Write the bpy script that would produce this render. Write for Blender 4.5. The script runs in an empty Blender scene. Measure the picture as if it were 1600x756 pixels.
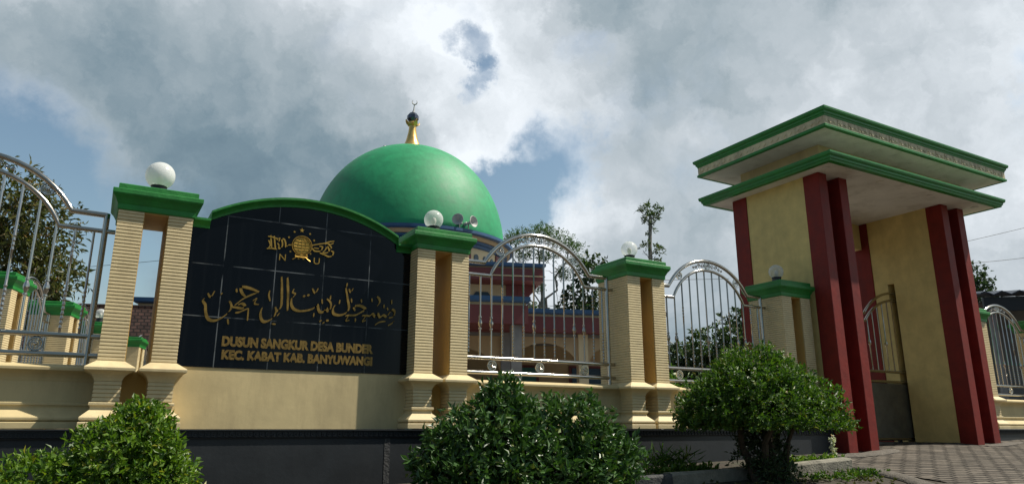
import bpy, math, random
from mathutils import Vector, Matrix
random.seed(7)
C = bpy.context.scene.collection
SC = bpy.context.scene
R = math.radians

# ---------------------------------------------------------------- camera, sky, sun, exposure
# metres; X runs along the boundary fence, Y into the grounds, Z = 0 at the top of the black plinth
camd = bpy.data.cameras.new('camera'); cam = bpy.data.objects.new('camera', camd); C.objects.link(cam)
cam.location = (-0.288, -7.196, 0.0)
cam.rotation_euler = (R(90 + 14.61), 0, R(-29.8))
camd.sensor_width = 36; camd.lens = 25.2; camd.clip_start = 0.05; camd.clip_end = 3000
SC.camera = cam
SC.view_settings.view_transform = 'Standard'; SC.view_settings.look = 'None'
SC.view_settings.exposure = 0.3; SC.view_settings.gamma = 1.0
SC.view_settings.use_curve_mapping = False

SUN_DIR = Vector((2.4, -1.0, 3.75)).normalized()
sd = bpy.data.lights.new('sun', 'SUN'); so = bpy.data.objects.new('sun', sd); C.objects.link(so)
sd.energy = 5.0; sd.angle = R(0.55); sd.color = (1.0, 0.94, 0.82)
so.rotation_euler = SUN_DIR.to_track_quat('Z', 'Y').to_euler(); so.location = (20, -10, 30)

world = bpy.data.worlds.new('World'); SC.world = world; world.use_nodes = True
def build_sky():
    nt = world.node_tree; N = nt.nodes; L = nt.links
    for n in list(N): N.remove(n)
    out = N.new('ShaderNodeOutputWorld'); bg = N.new('ShaderNodeBackground'); bg.inputs[1].default_value = 0.086
    L.new(bg.outputs[0], out.inputs[0])
    sky = N.new('ShaderNodeTexSky'); sky.sky_type = 'NISHITA'; sky.sun_disc = False
    sky.sun_elevation = R(53); sky.sun_rotation = R(111); sky.air_density = 1.2; sky.dust_density = 1.5; sky.ozone_density = 1.5
    tc = N.new('ShaderNodeTexCoord')
    nrm = N.new('ShaderNodeVectorMath'); nrm.operation = 'NORMALIZE'; L.new(tc.outputs['Generated'], nrm.inputs[0])
    def noise(scale, detail, rough, off=(0, 0, 0), src=None, dist=0.0):
        mp = N.new('ShaderNodeMapping'); mp.inputs['Location'].default_value = off
        L.new(src or nrm.outputs[0], mp.inputs[0])
        t = N.new('ShaderNodeTexNoise'); t.inputs['Scale'].default_value = scale; t.inputs['Detail'].default_value = detail
        t.inputs['Roughness'].default_value = rough; t.inputs['Distortion'].default_value = dist
        L.new(mp.outputs[0], t.inputs['Vector']); return t
    def math_(op, a, b=None, clamp=False):
        m = N.new('ShaderNodeMath'); m.operation = op; m.use_clamp = clamp
        for i, x in enumerate((a, b)):
            if x is None: continue
            if isinstance(x, (int, float)): m.inputs[i].default_value = x
            else: L.new(x, m.inputs[i])
        return m.outputs[0]
    w1 = noise(6.0, 9, 0.66, (3, 1, 2)); 
    sub = N.new('ShaderNodeVectorMath'); sub.operation = 'SUBTRACT'; L.new(w1.outputs['Color'], sub.inputs[0]); sub.inputs[1].default_value = (.5, .5, .5)
    sc = N.new('ShaderNodeVectorMath'); sc.operation = 'SCALE'; L.new(sub.outputs[0], sc.inputs[0]); sc.inputs['Scale'].default_value = 0.20
    ad = N.new('ShaderNodeVectorMath'); ad.operation = 'ADD'; L.new(nrm.outputs[0], ad.inputs[0]); L.new(sc.outputs[0], ad.inputs[1])
    wn = N.new('ShaderNodeVectorMath'); wn.operation = 'NORMALIZE'; L.new(ad.outputs[0], wn.inputs[0])
    def blob(d, rad, soft, amt):
        v = Vector(d).normalized()
        dp = N.new('ShaderNodeVectorMath'); dp.operation = 'DOT_PRODUCT'; L.new(wn.outputs[0], dp.inputs[0]); dp.inputs[1].default_value = v
        mr = N.new('ShaderNodeMapRange'); mr.interpolation_type = 'SMOOTHSTEP'
        mr.inputs['From Min'].default_value = math.cos(R(rad * (1 + soft))); mr.inputs['From Max'].default_value = math.cos(R(rad * max(0.02, 1 - soft)))
        mr.inputs['To Min'].default_value = 0; mr.inputs['To Max'].default_value = amt
        L.new(dp.outputs['Value'], mr.inputs['Value']); return mr.outputs[0]
    def total(lst):
        a = lst[0]
        for b in lst[1:]: a = math_('ADD', a, b)
        return a
    # gaps where the blue shows: (direction, radius in degrees, softness, amount)
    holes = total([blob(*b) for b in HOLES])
    n2 = noise(5.2, 9, 0.55, (11, 4, 7))
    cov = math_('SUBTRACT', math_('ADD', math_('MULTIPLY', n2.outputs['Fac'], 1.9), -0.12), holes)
    mr = N.new('ShaderNodeMapRange'); mr.interpolation_type = 'SMOOTHSTEP'
    mr.inputs['From Min'].default_value = 0.12; mr.inputs['From Max'].default_value = 0.72; L.new(cov, mr.inputs['Value'])
    # cloud brightness
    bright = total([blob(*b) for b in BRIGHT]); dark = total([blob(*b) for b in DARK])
    n3 = noise(2.6, 7, 0.55, (2, 9, 5)); n4 = noise(9.0, 6, 0.55, (5, 3, 8), src=wn.outputs[0])
    v = math_('ADD', math_('MULTIPLY', n3.outputs['Fac'], 0.72), math_('MULTIPLY', n4.outputs['Fac'], 0.80))
    v = math_('SUBTRACT', v, 0.29)
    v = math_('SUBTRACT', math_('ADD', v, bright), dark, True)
    # thin cloud edges catch more light
    edge = math_('MULTIPLY', math_('SUBTRACT', 1.0, mr.outputs[0]), 0.25)
    v = math_('ADD', v, edge, True)
    cr = N.new('ShaderNodeValToRGB'); e = cr.color_ramp.elements
    e[0].position = 0.0; e[0].color = (0.115, 0.185, 0.245, 1)
    e[1].position = 1.0; e[1].color = (0.88, 0.93, 0.98, 1)
    for p, c in ((0.22, (0.19, 0.27, 0.325, 1)), (0.45, (0.345, 0.415, 0.46, 1)), (0.7, (0.545, 0.60, 0.645, 1))):
        k = e.new(p); k.color = c
    L.new(v, cr.inputs[0])
    gain = N.new('ShaderNodeVectorMath'); gain.operation = 'SCALE'; gain.inputs['Scale'].default_value = 10.0
    L.new(cr.outputs[0], gain.inputs[0])
    sg = N.new('ShaderNodeVectorMath'); sg.operation = 'MULTIPLY'; sg.inputs[1].default_value = (1.12, 1.16, 1.06)
    L.new(sky.outputs[0], sg.inputs[0])
    mx = N.new('ShaderNodeMix'); mx.data_type = 'RGBA'; L.new(mr.outputs[0], mx.inputs['Factor'])
    L.new(sg.outputs[0], mx.inputs[6]); L.new(gain.outputs[0], mx.inputs[7]); L.new(mx.outputs[2], bg.inputs[0])
HOLES = [((-.140, .955, .275), 4.0, 1.0, .36), ((-.03, .98, .195), 6, 1.0, .30), ((.376, .786, .492), 1.1, 1.0, .34), ((.392, .79, .465), 1.0, 1.0, .30), ((.385, .80, .445), 1.0, 1.0, .26), ((.395, .81, .425), .9, 1.0, .22), ((.495, .805, .33), 3.6, .9, .62),
         ((.455, .845, .30), 3.0, .9, .42), ((.86, .345, .39), 2.0, .8, .45), ((.505, .72, .49), 1.5, .9, .34), ((.03, .985, .20), 4, .9, .25), ((.70, -.55, .45), 34, .5, .6), ((-.75, -.3, .6), 30, .5, .6)]  # last two gaps lie out of view, added to dim the ambient light
BRIGHT = [((-.06, .90, .42), 14, .9, .20), ((.275, .80, .53), 10, .9, .25), ((.345, .83, .44), 6, .9, .16), ((.44, .79, .44), 6, .9, .24), ((.83, .43, .40), 13, .8, .22), ((.58, .765, .28), 7, .8, .22), ((.465, .86, .25), 6, .8, .30), ((.88, .40, .2), 12, .9, .16)]
DARK = [((.06, .945, .31), 10, .9, .27), ((.22, .92, .30), 10, .9, .22), ((.62, .64, .45), 10, .9, .10), ((-.2, -.75, .62), 75, .45, .42)]  # last entry: unseen dark cloud behind the camera, added to deepen the shade
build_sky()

# ---------------------------------------------------------------- mesh helpers
class MB:
    def __init__(self): self.v = []; self.f = []
    def add(self, vs, fs):
        o = len(self.v); self.v += [tuple(p) for p in vs]; self.f += [tuple(i + o for i in q) for q in fs]; return self
    def box(self, x0, x1, y0, y1, z0, z1):
        return self.add([(x0,y0,z0),(x1,y0,z0),(x1,y1,z0),(x0,y1,z0),(x0,y0,z1),(x1,y0,z1),(x1,y1,z1),(x0,y1,z1)],
            [(0,3,2,1),(4,5,6,7),(0,1,5,4),(1,2,6,5),(2,3,7,6),(3,0,4,7)])
    def rings(self, rings, caps=True):               # list of equal-length closed rings
        n = len(rings[0]); vs = [p for r in rings for p in r]; fs = []
        for k in range(len(rings) - 1):
            for i in range(n):
                j = (i + 1) % n; fs.append((k*n+i, k*n+j, (k+1)*n+j, (k+1)*n+i))
        if caps:
            fs.append(tuple(range(n - 1, -1, -1))); fs.append(tuple((len(rings) - 1) * n + i for i in range(n)))
        return self.add(vs, fs)
    def rect_loft(self, cx, cy, hx, hy, prof, caps=True):   # prof: (offset, z) upwards
        return self.rings([[(cx-hx-o, cy-hy-o, z), (cx+hx+o, cy-hy-o, z), (cx+hx+o, cy+hy+o, z), (cx-hx-o, cy+hy+o, z)] for o, z in prof], caps)
    def rect_sweep(self, x0, x1, y0, y1, prof):      # closed profile (offset, z) carried round a rectangle, mitred
        n = len(prof); rs = []
        for sx, sy, bx, by in ((-1,-1,x0,y0),(1,-1,x1,y0),(1,1,x1,y1),(-1,1,x0,y1)):
            rs.append([(bx + sx*o, by + sy*o, z) for o, z in prof])
        vs = [p for r in rs for p in r]; fs = []
        for k in range(4):
            m = (k + 1) % 4
            for i in range(n):
                j = (i + 1) % n; fs.append((k*n+i, m*n+i, m*n+j, k*n+j))
        return self.add(vs, fs)
    def extrude_x(self, prof, x0, x1):               # closed (y, z) profile
        n = len(prof)
        return self.rings([[(x0, y, z) for y, z in prof], [(x1, y, z) for y, z in prof]])
    def prism_y(self, poly, y0, y1):                 # (x, z) outline given real thickness along y
        return self.rings([[(x, y0, z) for x, z in poly], [(x, y1, z) for x, z in poly]])
    def prism_z(self, poly, z0, z1):
        return self.rings([[(x, y, z0) for x, y in poly], [(x, y, z1) for x, y in poly]])
    def tube(self, pts, r, n=8, closed=False):
        pts = [Vector(p) for p in pts]; rs = r if isinstance(r, (list, tuple)) else [r] * len(pts)
        rings = []; up = None
        for i, p in enumerate(pts):
            if closed: t = pts[(i+1) % len(pts)] - pts[i-1]
            else: t = pts[min(i+1, len(pts)-1)] - pts[max(i-1, 0)]
            t.normalize()
            if up is None: up = Vector((0,0,1)) if abs(t.z) < .9 else Vector((0,1,0))
            a = t.cross(up).normalized(); b = a.cross(t).normalized(); up = b
            rings.append([tuple(p + (a*math.cos(2*math.pi*k/n) + b*math.sin(2*math.pi*k/n)) * rs[i]) for k in range(n)])
        if closed:
            o = len(self.v); m = len(rings); self.v += [q for g in rings for q in g]
            for k in range(m):
                for i in range(n):
                    j = (i+1) % n; q = (k+1) % m; self.f.append((o+k*n+i, o+k*n+j, o+q*n+j, o+q*n+i))
            return self
        return self.rings(rings)
    def lathe(self, prof, cx=0, cy=0, n=32):
        return self.rings([[(cx + r*math.cos(2*math.pi*k/n), cy + r*math.sin(2*math.pi*k/n), z) for k in range(n)] for r, z in prof])
    def sphere(self, c, r, n=16, sz=1.0):
        m = n // 2
        return self.lathe([(max(r*math.sin(math.pi*k/m), 1e-4), c[2] - r*sz*math.cos(math.pi*k/m)) for k in range(m + 1)], c[0], c[1], n)
    def build(self, name, mat, parent=None, smooth=False, local=True, bevel=0.0):
        vs = self.v
        if parent is not None and not local:
            l = parent.location; vs = [(x-l.x, y-l.y, z-l.z) for x, y, z in vs]
        me = bpy.data.meshes.new(name); me.from_pydata(vs, [], self.f); me.update()
        me.materials.append(mat)
        if smooth:
            me.polygons.foreach_set('use_smooth', [True] * len(me.polygons))
            me.set_sharp_from_angle(angle=R(38))
        o = bpy.data.objects.new(name, me); C.objects.link(o)
        if parent is not None: o.parent = parent
        if bevel:
            m = o.modifiers.new('bevel', 'BEVEL'); m.width = bevel; m.segments = 2; m.limit_method = 'ANGLE'; m.angle_limit = R(40)
        return o
def tag(o, label=None, cat=None, group=None, kind=None):
    if label: o['label'] = label
    if cat: o['category'] = cat
    if group: o['group'] = group
    if kind: o['kind'] = kind
    return o
def thing(name, label, cat, loc=(0,0,0), rz=0, group=None):
    o = bpy.data.objects.new(name, None); C.objects.link(o); o.location = loc; o.rotation_euler = (0,0,rz); o.empty_display_size = .2
    return tag(o, label, cat, group)
def copy_tree(o, loc, label, rz=None, scale=None, parent=None):
    c = o.copy(); C.objects.link(c)
    if parent is None:
        c.location = loc; c['label'] = label
        if rz is not None: c.rotation_euler = (0, 0, rz)
        if scale: c.scale = scale
    else: c.parent = parent
    for ch in list(o.children): copy_tree(ch, None, None, parent=c)
    return c

# ---------------------------------------------------------------- materials
def mat(name, col, rough=.6, metal=0.0, var=.12, vscale=6.0, dirt=None, dscale=1.5, damt=.35, bump=0.0, bscale=60.0, spec=.5, coat=0.0):
    m = bpy.data.materials.new(name); m.use_nodes = True; nt = m.node_tree; N = nt.nodes; L = nt.links
    b = N['Principled BSDF']; b.inputs['Roughness'].default_value = rough; b.inputs['Metallic'].default_value = metal
    b.inputs['Specular IOR Level'].default_value = spec; b.inputs['Coat Weight'].default_value = coat
    geo = N.new('ShaderNodeNewGeometry')
    t = N.new('ShaderNodeTexNoise'); t.inputs['Scale'].default_value = vscale; t.inputs['Detail'].default_value = 7; t.inputs['Roughness'].default_value = .62
    L.new(geo.outputs['Position'], t.inputs['Vector'])
    r = N.new('ShaderNodeValToRGB'); e = r.color_ramp.elements
    e[0].position = .3; e[1].position = .72
    e[0].color = tuple(c*(1-var) for c in col) + (1,); e[1].color = tuple(min(1, c*(1+var)) for c in col) + (1,)
    L.new(t.outputs['Fac'], r.inputs[0]); last = r.outputs[0]
    if dirt:
        d = N.new('ShaderNodeTexNoise'); d.inputs['Scale'].default_value = dscale; d.inputs['Detail'].default_value = 9; d.inputs['Roughness'].default_value = .7
        mp = N.new('ShaderNodeMapping'); mp.inputs['Scale'].default_value = (1.2, 1.2, .28); mp.inputs['Location'].default_value = (3.1, 1.7, 5.2)
        L.new(geo.outputs['Position'], mp.inputs[0]); L.new(mp.outputs[0], d.inputs['Vector'])
        mr = N.new('ShaderNodeMapRange'); mr.inputs['From Min'].default_value = .48; mr.inputs['From Max'].default_value = .75; mr.inputs['To Max'].default_value = damt
        L.new(d.outputs['Fac'], mr.inputs['Value'])
        mx = N.new('ShaderNodeMix'); mx.data_type = 'RGBA'; mx.inputs[7].default_value = dirt + (1,)
        L.new(mr.outputs[0], mx.inputs['Factor']); L.new(last, mx.inputs[6]); last = mx.outputs[2]
    L.new(last, b.inputs['Base Color'])
    rr = N.new('ShaderNodeMapRange'); rr.inputs['To Min'].default_value = max(.02, rough - .1); rr.inputs['To Max'].default_value = min(1, rough + .12)
    L.new(t.outputs['Fac'], rr.inputs['Value']); L.new(rr.outputs[0], b.inputs['Roughness'])
    if bump:
        t2 = N.new('ShaderNodeTexNoise'); t2.inputs['Scale'].default_value = bscale; t2.inputs['Detail'].default_value = 5
        L.new(geo.outputs['Position'], t2.inputs['Vector'])
        bp = N.new('ShaderNodeBump'); bp.inputs['Strength'].default_value = bump; bp.inputs['Distance'].default_value = .02
        L.new(t2.outputs['Fac'], bp.inputs['Height']); L.new(bp.outputs[0], b.inputs['Normal'])
    return m
def leafmat(name, col, col2, rough=.38, trans=.25):
    m = bpy.data.materials.new(name); m.use_nodes = True; nt = m.node_tree; N = nt.nodes; L = nt.links
    b = N['Principled BSDF']; b.inputs['Roughness'].default_value = rough
    geo = N.new('ShaderNodeNewGeometry'); r = N.new('ShaderNodeValToRGB'); e = r.color_ramp.elements
    e[0].color = col + (1,); e[1].color = col2 + (1,); e[1].position = .93
    k = e.new(.975); k.color = (col2[0]*1.6, col2[1]*.95, col2[2], 1)
    L.new(geo.outputs['Random Per Island'], r.inputs[0]); L.new(r.outputs[0], b.inputs['Base Color'])
    tr = N.new('ShaderNodeBsdfTranslucent'); g = N.new('ShaderNodeVectorMath'); g.operation = 'MULTIPLY'; g.inputs[1].default_value = (1.5, 1.7, .7)
    L.new(r.outputs[0], g.inputs[0]); L.new(g.outputs[0], tr.inputs[0])
    mx = N.new('ShaderNodeMixShader'); mx.inputs[0].default_value = trans
    L.new(b.outputs[0], mx.inputs[1]); L.new(tr.outputs[0], mx.inputs[2]); L.new(mx.outputs[0], N['Material Output'].inputs[0])
    return m
def brickmat(name, c1, c2, cm, scale, mortar, w, h, rough=.85, bump=.5, off=.5, rot=0.0, axis='XY'):
    m = bpy.data.materials.new(name); m.use_nodes = True; nt = m.node_tree; N = nt.nodes; L = nt.links
    b = N['Principled BSDF']; b.inputs['Roughness'].default_value = rough; b.inputs['Specular IOR Level'].default_value = .15
    geo = N.new('ShaderNodeNewGeometry'); mp = N.new('ShaderNodeMapping'); mp.vector_type = 'POINT'
    mp.inputs['Rotation'].default_value = {'XY': (0, 0, rot), 'XZ': (R(90), 0, 0), 'YZ': (R(90), 0, R(90))}[axis]
    L.new(geo.outputs['Position'], mp.inputs[0])
    t = N.new('ShaderNodeTexBrick'); t.offset = off; t.inputs['Scale'].default_value = scale
    t.inputs['Mortar Size'].default_value = mortar; t.inputs['Brick Width'].default_value = w; t.inputs['Row Height'].default_value = h
    t.inputs['Color1'].default_value = c1 + (1,); t.inputs['Color2'].default_value = c2 + (1,); t.inputs['Mortar'].default_value = cm + (1,); t.inputs['Mortar Smooth'].default_value = .3
    wn = N.new('ShaderNodeTexNoise'); wn.inputs['Scale'].default_value = 3; wn.inputs['Detail'].default_value = 3
    L.new(geo.outputs['Position'], wn.inputs['Vector'])
    wv = N.new('ShaderNodeVectorMath'); wv.operation = 'SCALE'; wv.inputs['Scale'].default_value = .035; L.new(wn.outputs['Color'], wv.inputs[0])
    wa = N.new('ShaderNodeVectorMath'); wa.operation = 'ADD'; L.new(mp.outputs[0], wa.inputs[0]); L.new(wv.outputs[0], wa.inputs[1]); L.new(wa.outputs[0], t.inputs['Vector'])
    n = N.new('ShaderNodeTexNoise'); n.inputs['Scale'].default_value = 2.2; n.inputs['Detail'].default_value = 8; n.inputs['Roughness'].default_value = .7
    L.new(geo.outputs['Position'], n.inputs['Vector'])
    r = N.new('ShaderNodeMapRange'); r.inputs['From Min'].default_value = .3; r.inputs['From Max'].default_value = .7; r.inputs['To Min'].default_value = .5; r.inputs['To Max'].default_value = 1.35; L.new(n.outputs['Fac'], r.inputs['Value'])
    mu = N.new('ShaderNodeVectorMath'); mu.operation = 'SCALE'; L.new(t.outputs['Color'], mu.inputs[0]); L.new(r.outputs[0], mu.inputs['Scale']); L.new(mu.outputs[0], b.inputs['Base Color'])
    n2 = N.new('ShaderNodeTexNoise'); n2.inputs['Scale'].default_value = 40; n2.inputs['Detail'].default_value = 5; L.new(geo.outputs['Position'], n2.inputs['Vector'])
    hh = N.new('ShaderNodeMath'); hh.operation = 'MULTIPLY_ADD'; hh.inputs[1].default_value = -1.0; L.new(t.outputs['Fac'], hh.inputs[0])
    h2 = N.new('ShaderNodeMath'); h2.operation = 'MULTIPLY'; h2.inputs[1].default_value = .35; L.new(n2.outputs['Fac'], h2.inputs[0]); L.new(h2.outputs[0], hh.inputs[2])
    bp = N.new('ShaderNodeBump'); bp.inputs['Strength'].default_value = bump; bp.inputs['Distance'].default_value = .02; L.new(hh.outputs[0], bp.inputs['Height']); L.new(bp.outputs[0], b.inputs['Normal'])
    return m
M = dict(
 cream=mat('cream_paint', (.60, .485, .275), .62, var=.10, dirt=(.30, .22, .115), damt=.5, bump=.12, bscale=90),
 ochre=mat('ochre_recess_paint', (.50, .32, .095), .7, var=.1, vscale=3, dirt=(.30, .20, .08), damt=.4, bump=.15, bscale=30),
 creamwall=mat('cream_wall_paint', (.54, .43, .225), .7, var=.1, vscale=2.2, dirt=(.27, .205, .11), dscale=2.2, damt=.55, bump=.07, bscale=14),
 green=mat('green_gloss_paint', (.012, .185, .026), .5, var=.22, dirt=(.012, .09, .02), damt=.5, bump=.15, bscale=25),
 dome=mat('dome_green_paint', (.009, .255, .098), .58, var=.20, vscale=2.2, dirt=(.008, .16, .06), dscale=.8, damt=.6, bump=.25, bscale=5),
 maroon=mat('maroon_paint', (.185, .016, .010), .62, spec=.3, var=.2, dirt=(.085, .012, .012), dscale=2.2, damt=.6, bump=.2, bscale=12),
 mosqred=mat('mosque_maroon_paint', (.15, .035, .034), .6, var=.12, vscale=2),
 gateyellow=mat('gate_yellow_paint', (.62, .475, .19), .78, var=.13, vscale=5, dirt=(.33, .245, .105), dscale=2.0, damt=.42, bump=.3, bscale=7, spec=.3),
 white=mat('soffit_white', (.68, .65, .59), .8, var=.09, vscale=2, dirt=(.33, .30, .24), dscale=2.5, damt=.6, spec=.3, bump=.1, bscale=20),
 frieze=mat('weathered_frieze', (.60, .52, .34), .75, var=.2, vscale=8, dirt=(.12, .10, .06), dscale=5, damt=.75, bump=.3, bscale=40),
 steel=mat('stainless_steel', (.46, .43, .385), .14, 1.0, var=.08, vscale=9),
 gold=mat('gold_metal', (.40, .25, .06), .42, 1.0, var=.25, vscale=30),
 dullgold=mat('tarnished_gold_metal', (.24, .155, .05), .48, .9, var=.35, vscale=30),
 gold2=mat('aged_gold_metal', (.25, .16, .045), .45, .95, var=.45, vscale=12),
 finial=mat('brass_gold_paint', (.68, .44, .14), .33, .75, var=.2, vscale=5),
 graphite=mat('dark_faceted_metal', (.10, .11, .14), .25, .8, var=.2),
 blackstone=mat('black_plinth_paint', (.0085, .0115, .015), .55, var=.35, vscale=2.5, dirt=(.03, .033, .036), dscale=1.2, damt=.5, bump=.05, bscale=30),
 blackplastic=mat('black_plastic', (.012, .012, .014), .45, var=.1),
 concrete=mat('old_concrete', (.21, .195, .155), .9, var=.3, vscale=8, dirt=(.07, .065, .045), dscale=4, damt=.75, bump=.6, bscale=40),
 kerbblack=mat('black_painted_concrete', (.03, .032, .035), .8, var=.4, vscale=8, dirt=(.16, .15, .13), dscale=4, damt=.5, bump=.5, bscale=40),
 mortar=mat('rough_mortar', (.11, .095, .078), .95, var=.35, vscale=14, dirt=(.06, .05, .035), dscale=5, damt=.7, bump=.9, bscale=45),
 soil=mat('dark_soil', (.038, .028, .018), .95, var=.5, vscale=9, dirt=(.035, .05, .015), dscale=2, damt=.7, bump=1.0, bscale=30),
 blue=mat('blue_gloss_paint', (.022, .075, .17), .45, var=.15, vscale=3, dirt=(.05, .09, .15), damt=.4),
 mosqcream=mat('mosque_cream_paint', (.60, .48, .29), .7, var=.1, vscale=1.5, dirt=(.34, .26, .15), damt=.4),
 mosqtan=mat('mosque_tan_paint', (.44, .31, .17), .7, var=.12, vscale=1.5),
 greyrender=mat('grey_render', (.20, .19, .18), .8, var=.2, vscale=2),
 teal=mat('teal_paint', (.04, .16, .14), .6, var=.15),
 darkglass=mat('dark_window_glass', (.02, .035, .05), .12, var=.2),
 bark=mat('brown_bark', (.06, .045, .03), .95, var=.4, vscale=12, bump=.8, bscale=30),
 greybark=mat('grey_bark', (.20, .19, .17), .95, var=.35, vscale=8, bump=.6, bscale=25),
 speaker=mat('grey_horn_plastic', (.42, .42, .40), .5, var=.1),
 cable=mat('cable_rubber', (.025, .025, .028), .6),
 metalroof=mat('dark_metal_roof', (.05, .055, .075), .35, .6, var=.2, vscale=3),
 gatesheet=mat('dull_gate_sheet', (.13, .115, .08), .5, .3, var=.3, vscale=6),
 leaf_lime=leafmat('leaf_lime', (.034, .09, .008), (.145, .24, .022), .45, .3),
 leaf_dark=leafmat('leaf_dark_gloss', (.018, .055, .012), (.07, .15, .032), .40, .15),
 leaf_mid=leafmat('leaf_mid', (.018, .058, .006), (.10, .185, .018), .5, .25),
 leaf_mango=leafmat('leaf_mango', (.03, .048, .012), (.12, .115, .035), .42, .25),
 leaf_tree=leafmat('leaf_far_tree', (.025, .055, .016), (.075, .12, .035), .5, .25),
 leaf_feather=leafmat('leaf_feathery', (.03, .075, .018), (.085, .15, .04), .5, .3),
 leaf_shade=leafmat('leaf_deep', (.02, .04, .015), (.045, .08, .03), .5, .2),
 weed=leafmat('leaf_weed', (.05, .11, .012), (.14, .22, .03), .5, .3),
 straw=leafmat('white_weed_bloom', (.4, .42, .34), (.7, .7, .6), .6, .2),
 paving=brickmat('block_paving', (.155, .132, .108), (.10, .087, .072), (.016, .014, .011), 1.0, .020, .25, .125, rot=R(14), bump=.8),
 tileroof=brickmat('brown_roof_tiles', (.055, .030, .024), (.035, .021, .018), (.012, .009, .008), 1.0, .02, .17, .12, axis='XZ', bump=.9),
)
def tile_material():                                   # polished black tiles with pale grout and water streaks
    m = bpy.data.materials.new('polished_black_tile'); m.use_nodes = True; nt = m.node_tree; N = nt.nodes; L = nt.links
    b = N['Principled BSDF']; geo = N.new('ShaderNodeNewGeometry'); sep = N.new('ShaderNodeSeparateXYZ'); L.new(geo.outputs['Position'], sep.inputs[0])
    def line(sock, off, pitch, wid):
        a = N.new('ShaderNodeMath'); a.operation = 'SUBTRACT'; a.inputs[1].default_value = off; L.new(sock, a.inputs[0])
        p = N.new('ShaderNodeMath'); p.operation = 'PINGPONG'; p.inputs[1].default_value = pitch/2; L.new(a.outputs[0], p.inputs[0])
        r = N.new('ShaderNodeMapRange'); r.inputs['From Min'].default_value = wid; r.inputs['From Max'].default_value = wid*2.2; r.inputs['To Min'].default_value = 1; r.inputs['To Max'].default_value = 0
        L.new(p.outputs[0], r.inputs['Value']); return r.outputs[0]
    lx = line(sep.outputs['X'], .67, .4935, .0028); lz = line(sep.outputs['Z'], 1.045, .508, .0028)
    mx = N.new('ShaderNodeMath'); mx.operation = 'MAXIMUM'; L.new(lx, mx.inputs[0]); L.new(lz, mx.inputs[1])
    t = N.new('ShaderNodeTexNoise'); t.inputs['Scale'].default_value = 5; t.inputs['Detail'].default_value = 6; L.new(geo.outputs['Position'], t.inputs['Vector'])
    r0 = N.new('ShaderNodeMapRange'); r0.inputs['From Min'].default_value = .38; r0.inputs['From Max'].default_value = .62; L.new(t.outputs['Fac'], r0.inputs['Value'])
    g = N.new('ShaderNodeMath'); g.operation = 'MULTIPLY'; L.new(mx.outputs[0], g.inputs[0]); L.new(r0.outputs[0], g.inputs[1])
    # chalky streaks that ran down below the joints
    mp = N.new('ShaderNodeMapping'); mp.inputs['Scale'].default_value = (14, 1, .5); L.new(geo.outputs['Position'], mp.inputs[0])
    st = N.new('ShaderNodeTexNoise'); st.inputs['Scale'].default_value = 1.6; st.inputs['Detail'].default_value = 4; L.new(mp.outputs[0], st.inputs['Vector'])
    sr = N.new('ShaderNodeMapRange'); sr.inputs['From Min'].default_value = .55; sr.inputs['From Max'].default_value = .8; sr.inputs['To Max'].default_value = .035; L.new(st.outputs['Fac'], sr.inputs['Value'])
    s2 = N.new('ShaderNodeMath'); s2.operation = 'ADD'; s2.use_clamp = True; L.new(g.outputs[0], s2.inputs[0]); L.new(sr.outputs[0], s2.inputs[1])
    c = N.new('ShaderNodeMix'); c.data_type = 'RGBA'; c.inputs[6].default_value = (.0018, .0022, .0035, 1); c.inputs[7].default_value = (.10, .115, .125, 1); L.new(s2.outputs[0], c.inputs['Factor'])
    L.new(c.outputs[2], b.inputs['Base Color'])
    rg = N.new('ShaderNodeMapRange'); rg.inputs['To Min'].default_value = .10; rg.inputs['To Max'].default_value = .75; L.new(s2.outputs[0], rg.inputs['Value']); L.new(rg.outputs[0], b.inputs['Roughness'])
    b.inputs['Specular IOR Level'].default_value = .3
    return m
M['tile'] = tile_material()
def globe_material(name, milk):
    m = bpy.data.materials.new(name); m.use_nodes = True; nt = m.node_tree; N = nt.nodes; L = nt.links
    b = N['Principled BSDF']; b.inputs['Base Color'].default_value = (.82, .83, .82, 1); b.inputs['Roughness'].default_value = .18
    t = N.new('ShaderNodeBsdfTransparent'); mx = N.new('ShaderNodeMixShader'); 
    tl = N.new('ShaderNodeBsdfTranslucent'); tl.inputs[0].default_value = (.8, .82, .82, 1); m2 = N.new('ShaderNodeMixShader'); m2.inputs[0].default_value = .4
    L.new(b.outputs[0], m2.inputs[1]); L.new(tl.outputs[0], m2.inputs[2])
    lw = N.new('ShaderNodeLayerWeight'); lw.inputs[0].default_value = .45
    r = N.new('ShaderNodeMapRange'); r.inputs['To Min'].default_value = milk; r.inputs['To Max'].default_value = min(1, milk + .45); L.new(lw.outputs['Facing'], r.inputs['Value'])
    L.new(r.outputs[0], mx.inputs[0]); L.new(t.outputs[0], mx.inputs[1]); L.new(m2.outputs[0], mx.inputs[2]); L.new(mx.outputs[0], N['Material Output'].inputs[0])
    return m
M['milk'] = globe_material('milky_globe', .8); M['clear'] = globe_material('clear_globe', .3)

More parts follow.
